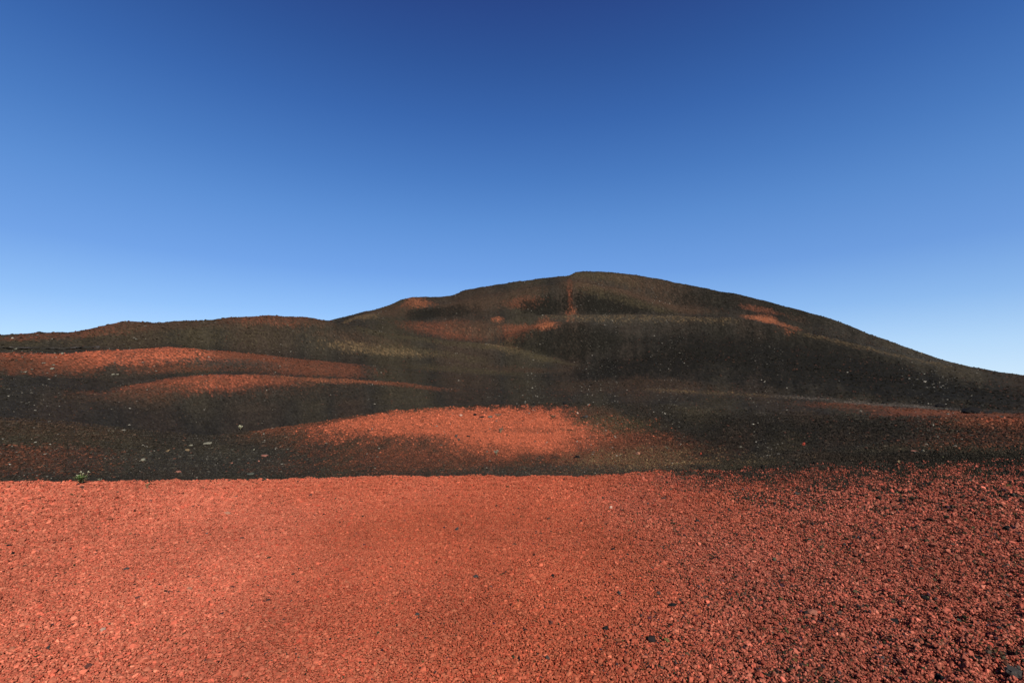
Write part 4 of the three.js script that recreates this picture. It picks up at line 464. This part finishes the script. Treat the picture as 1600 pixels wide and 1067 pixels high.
{ // the red cinders near by
  const r = seeded(101), list = [];
  const A0 = -55 * DEG, A1 = 55 * DEG;
  for (let d = 1.7; d < 25;) {
    const s = Math.max(0.0120, 0.0023 * d), n = Math.ceil(d * (A1 - A0) / s);
    for (let i = 0; i < n; i++) {
      const az = A0 + (A1 - A0) * (i + r()) / n, dd = d + s * (r() - 0.5) * 1.1, edge = lineAt(LINES.edge, az), right = smooth(0.24, 0.50, az);
      if (dd > mix(edge + 0.25, edge * 1.75, right)) continue;
      const x = Math.sin(az) * dd, z = -Math.cos(az) * dd, rough = mix(0.34, 1, Math.max(smooth(-0.1, 0.7, az + 0.15 * n2(x * 0.5, z * 0.5)), 0.4 * smooth(0.4, 0.85, -az)));
      let w = s * mix(1.12, 0.86, rough) * Math.exp(mix(0.22, 0.3, rough) * gauss(r)); const t = r();
      if (dd > edge * 0.85) w *= mix(1, 0.72, right);
      if (t < (0.05 + 0.02 * rough) * (1 - 0.8 * right * smooth(0.7, 0.95, dd / edge))) w *= 1.5 + 0.6 * r(); 
      const tall = mix(0.55, 0.95, rough) * (0.75 + 0.5 * r()), c = groundTint(x, z, r, 1), k = Math.exp(mix(0.13, 0.30, rough) * gauss(r)), pale = r() < 0.02 ? 1.35 : 1, hue = c[0] > 0.12 ? 1 + 0.12 * gauss(r) : 1;
      list.push([x, heightAt(x, z) + w * tall * mix(0.04, 0.30, rough) * (0.2 + 1.6 * r() * r()), z, w * (0.7 + 0.7 * r()), w * tall, w * (0.7 + 0.7 * r()), r() * 6.28, c[0] * k * pale, c[1] * k * pale * hue, c[2] * k * pale * hue, (r() - 0.5) * mix(0.5, 1.6, rough), (r() - 0.5) * mix(0.5, 1.6, rough)]);
    }
    d += s * 0.92;
  }
  console.log('red cinders', list.length);
  scatter('red_gravel', 'loose red and black cinder gravel covering the foreground', 'gravel', list);
}
function cellSpot(r, rowA, rowB) {   // a random place, as dense as the grid of the land
  const i = rowA + Math.floor(r() * (rowB - rowA - 1)), j = FINE0 + Math.floor(r() * (FINE1 - FINE0 - 1)), a = r(), b = r(), o = i * NC + j, q = o + NC;
  return [mix(mix(px[o], px[o + 1], a), mix(px[q], px[q + 1], a), b), mix(mix(pz[o], pz[o + 1], a), mix(pz[q], pz[q + 1], a), b)];
}
function sprinkle(name, label, category, count, rowA, rowB, seed, pxMin, pxMax, paleShare) {
  const r = seeded(seed), list = [];
  while (list.length < count) {
    const [x, z] = cellSpot(r, rowA, rowB), d = Math.hypot(x, z), az = bearing(x, z);
    if (d < lineAt(LINES.edge, az) * 1.05) continue;
    const big = r() ** 5, w = d / 740 * mix(pxMin, pxMax, big), c = groundTint(x, z, r, 0.75), t = r();
    let k = Math.exp(0.32 * gauss(r)), cr = c[0] * k, cg = c[1] * k, cb = c[2] * k;
    const lot = paleShare * 2.2 * smooth(-0.25, 0.7, n2(x / (d * 0.09) + 5, z / (d * 0.09)));
    if (t < lot) { const p = 0.04 + 0.20 * r() * r(); cr = p * 1.1; cg = p; cb = p * 0.8; } else if (t < paleShare * 2.4) { cr = 0.035 + 0.03 * r(); cg = 0.026; cb = 0.018; }
    list.push([x, heightAt(x, z) + w * 0.12, z, w * (0.8 + 0.6 * r()), w * (0.45 + 0.4 * r()), w * (0.8 + 0.6 * r()), r() * 6.28, cr, cg, cb]);
  }
  scatter(name, label, category, list);
}
sprinkle('ash_clasts', 'dark cinder fragments strewn over the hollow and mound', 'stones', 190000, rowOf(LINES.b1) - 14, rowOf(LINES.v1), 201, 0.9, 3.2, 0.012);
sprinkle('hill_stones', 'pale and dark stones strewn over the low hills', 'stones', 60000, rowOf(LINES.v1), rowOf(LINES.v4), 202, 0.6, 2.8, 0.06);
sprinkle('cone_stones', 'pale specks of stone and scrub on the volcano', 'stones', 40000, rowOf(LINES.v4), rowOf(25), 203, 0.5, 2.0, 0.10);

// ---------------------------------------------------------------- single stones
const STONE_TINTS = { ledge: [0.022, 0.019, 0.015], black: [0.011, 0.010, 0.0095], grey: [0.045, 0.038, 0.034], maroon: [0.10, 0.036, 0.027], red: [0.36, 0.10, 0.065], rosy: [0.27, 0.10, 0.065], orange: [0.36, 0.09, 0.04], peach: [0.38, 0.18, 0.10], tan: [0.28, 0.13, 0.08], pale: [0.36, 0.22, 0.16], cream: [0.145, 0.134, 0.098], ochre: [0.13, 0.09, 0.05], salmon: [0.20, 0.085, 0.06], greygreen: [0.065, 0.068, 0.053], redbright: [0.25, 0.042, 0.025] };
function pitted(seed, rgb) {   // tile of vesicles and dust in the stone's own colour
  const N = 64, t = new Uint8Array(N * N * 4), r = seeded(seed);
  for (let i = 0; i < N * N; i++) { const v = 255 * clamp(0.78 + 0.22 * (r() - 0.5) * 2); t.set([v, v, v, 255], i * 4); }
  const m = new THREE.DataTexture(t, N, N); m.wrapS = m.wrapT = THREE.RepeatWrapping; m.magFilter = THREE.LinearFilter; m.needsUpdate = true; return m;
}
const pits = pitted(77);
const stoneMaterials = Object.fromEntries(Object.entries(STONE_TINTS).map(([k, c]) => { const m = new THREE.MeshPhysicalMaterial({ color: new THREE.Color().setRGB(...c), map: pits, bumpMap: pits, bumpScale: 0.004, roughness: 0.97, specularIntensity: 0.15 }); m.name = k + '_stone'; return [k, m]; }));
for (const g of stoneShapes) { const p = g.attributes.position, uv = new Float32Array(p.count * 2); for (let i = 0; i < p.count; i++) uv.set([p.getX(i) * 1.3 + p.getY(i) * 0.7, p.getZ(i) * 1.3 - p.getY(i) * 0.6], i * 2); g.setAttribute('uv', new THREE.BufferAttribute(uv, 2)); }
{
  const r = seeded(301);
  STONES.forEach(([x, z, w, flat, tint, name, label], i) => {
    const o = named(new THREE.Mesh(stoneShapes[i % stoneShapes.length], stoneMaterials[tint]), name), h = w * flat;
    o.scale.set(w * 1.05, h * 1.1, w * (0.75 + 0.3 * r())); o.rotation.order = 'YXZ'; o.rotation.y = bearing(x, z) * -1 + (r() - 0.5) * 0.7;
    o.position.set(x, heightAt(x, z) + h * 0.2, z);
    tag(o, label, 'rock', name === 'boulder' ? 'boulders strewn over the ash and the red mound' : 'loose stones lying on the red gravel');
    scene.add(shaded(o));
  });
}
{ // weathered ledge on the far left hill
  const root = named(new THREE.Group(), 'rock_ledge'), r = seeded(401), at = [-253, -252];
  root.position.set(at[0], heightAt(...at), at[1]);
  for (let i = 0; i < 16; i++) {
    const t = (i - 7.5) / 7.5, x = at[0] + 0.70 * 27 * t + gauss(r) * 0.5, z = at[1] - 0.71 * 27 * t * 0.55 - 3 * t * t + gauss(r) * 0.5, w = 3 + 2.2 * r();
    const b = new THREE.Mesh(stoneShapes[i % 6], stoneMaterials[i % 3 ? 'ledge' : 'grey']); b.name = 'rock_block';
    b.scale.set(w * 1.5, 1.1 + 0.9 * r(), w * 0.7); b.rotation.y = 0.78 + gauss(r) * 0.25; b.position.set(x - at[0], heightAt(x, z) - root.position.y + 0.3, z - at[1]); root.add(b);
  }
  tag(root, 'long dark weathered rock ledge across the far left hillside', 'rock'); scene.add(shaded(root));
}

// ---------------------------------------------------------------- the few plants
function leafMaterial(name, r, g, b) { const m = new THREE.MeshPhysicalMaterial({ color: new THREE.Color().setRGB(r, g, b), roughness: 0.8, side: THREE.DoubleSide, transmission: 0.25, thickness: 0 }); m.name = name; return m; }
const LEAF = leafMaterial('leaf', 0.11, 0.18, 0.035), DRYLEAF = leafMaterial('dry_leaf', 0.22, 0.15, 0.05), PALE = leafMaterial('pale_flower', 0.60, 0.57, 0.38), GREYLEAF = leafMaterial('grey_leaf', 0.17, 0.19, 0.13), OLIVE = leafMaterial('olive_leaf', 0.06, 0.075, 0.03), STALK = new THREE.MeshStandardMaterial({ color: new THREE.Color().setRGB(0.16, 0.13, 0.06), roughness: 0.9 });
function leafBlade(len, wid, pitch, turn, x, y, z) {   // a folded, curved leaf from its base
  const g = new THREE.BufferGeometry(), rowsL = [[0, 0.15, 0], [0.35, 0.9, 0.06], [0.7, 0.8, 0.05], [1, 0.05, -0.05]], v = [], ix = [];
  for (const [t, w, up] of rowsL) v.push(-wid * w / 2, len * up + wid * w * 0.18, -len * t, 0, len * up, -len * t, wid * w / 2, len * up + wid * w * 0.18, -len * t);
  for (let k = 0; k < 3; k++) { const a = k * 3; ix.push(a, a + 1, a + 3, a + 1, a + 4, a + 3, a + 1, a + 2, a + 4, a + 2, a + 5, a + 4); }
  g.setAttribute('position', new THREE.Float32BufferAttribute(v, 3)); g.setIndex(ix); g.rotateX(pitch); g.rotateY(turn); g.translate(x, y, z); g.computeVertexNormals();
  return g;
}
const stem = (pts, rad) => new THREE.TubeGeometry(new THREE.CatmullRomCurve3(pts.map((p) => new THREE.Vector3(...p))), 8, rad, 5);
function plant(name, label, x, z, size, seed, { leaves = 60, leaf = LEAF, second = null, leafScale = 1, low = 0.25, flowers = [], spread = 0.5, tall = 0.7, group = null }) {
  const root = named(new THREE.Group(), name), r = seeded(seed); root.position.set(x, heightAt(x, z), z);
  const part = (n, geos, m) => { if (geos.length) { const o = new THREE.Mesh(mergeGeometries(geos), m); o.name = n; root.add(o); } };
  const stems = [], la = [], lb = [];
  for (let s = 0; s < 7; s++) {
    const t = s * 2.4 + r(), len = size * (0.6 + 0.4 * r()), lean = spread * (0.3 + 0.7 * r()), tip = [Math.cos(t) * len * lean, len * tall, Math.sin(t) * len * lean];
    stems.push(stem([[0, -0.01, 0], [tip[0] * 0.35, tip[1] * 0.5, tip[2] * 0.35], tip], size * 0.018));
    for (let k = 0; k < leaves / 7; k++) {
      const f = low + (1 - low) * Math.sqrt(r()), geo = leafBlade(size * leafScale * (0.22 + 0.14 * r()), size * leafScale * (0.08 + 0.05 * r()), 0.2 + 0.9 * r(), r() * 6.28, tip[0] * f, tip[1] * f, tip[2] * f);
      (second && r() < 0.22 ? lb : la).push(geo);
    }
  }
  part('stem', stems, STALK); part('foliage', la, leaf); if (second) part('dry_leaves', lb, second);
  for (const [fx, fy, fz, fs] of flowers) {
    const petals = [stem([[fx * 0.3 * size, fy * 0.5 * size, fz * 0.3 * size], [fx * 0.8 * size, fy * 0.8 * size, fz * 0.8 * size], [fx * size, fy * size, fz * size]], size * 0.014)];
    const o = new THREE.Mesh(mergeGeometries(Array.from({ length: 14 }, (_, k) => leafBlade(fs * size, fs * size * 0.5, 0.3 + 1.1 * r(), k * 2.4, fx * size, fy * size, fz * size))), PALE); o.name = 'flower';
    const st = new THREE.Mesh(petals[0], STALK); st.name = 'stem'; root.add(o, st);
  }
  tag(root, label, 'plant', group); scene.add(shaded(root));
}
plant('flowering_plant', 'small green plant with whitish flower tips on the gravel rim at left', -6.93, -7.77, 0.16, 501, { leaves: 260, leafScale: 1.25, low: 0.02, spread: 0.6, tall: 0.66, second: DRYLEAF, flowers: [[-0.05, 1.05, 0, 0.17], [0.25, 0.92, 0.1, 0.15], [-0.3, 0.78, 0.1, 0.14], [0.62, 1.05, -0.1, 0.16]] });
plant('seedling', 'tiny olive seedling on the red gravel right of the flowering plant', -5.68, -7.54, 0.10, 502, { leaves: 28, leaf: DRYLEAF, second: LEAF, spread: 0.6 });
plant('grey_sprout', 'tiny grey-green sprout on the gravel rim next to the flowering plant', -6.755, -7.926, 0.075, 503, { leaves: 24, leaf: GREYLEAF });
plant('shrub', 'small dark green shrub near the top right of the red mound', 3.92, -45.8, 0.55, 504, { leaves: 80, leaf: OLIVE, spread: 0.8, tall: 0.6, group: 'tufts on the red mound' });
plant('shrub', 'grey-green tuft on the upper middle of the red mound', -1.4, -47.6, 0.5, 505, { leaves: 70, leaf: GREYLEAF, spread: 0.9, tall: 0.5, group: 'tufts on the red mound' });
plant('shrub', 'upright grey tuft beside the brown streak across the red mound', -0.9, -37.6, 0.42, 506, { leaves: 60, leaf: GREYLEAF, spread: 0.5, tall: 0.9, group: 'tufts on the red mound' });
plant('shrub', 'pale tuft at the lower edge of the red mound', -0.92, -28.7, 0.34, 507, { leaves: 60, leaf: GREYLEAF, spread: 0.7, tall: 0.7, group: 'tufts on the red mound' });
plant('shrub', 'pale cream tuft on black ash above the left tail of the red mound', -44.8, -79.0, 0.85, 508, { leaves: 80, leaf: PALE, spread: 0.6, tall: 0.8 });

renderer.render(scene, camera);
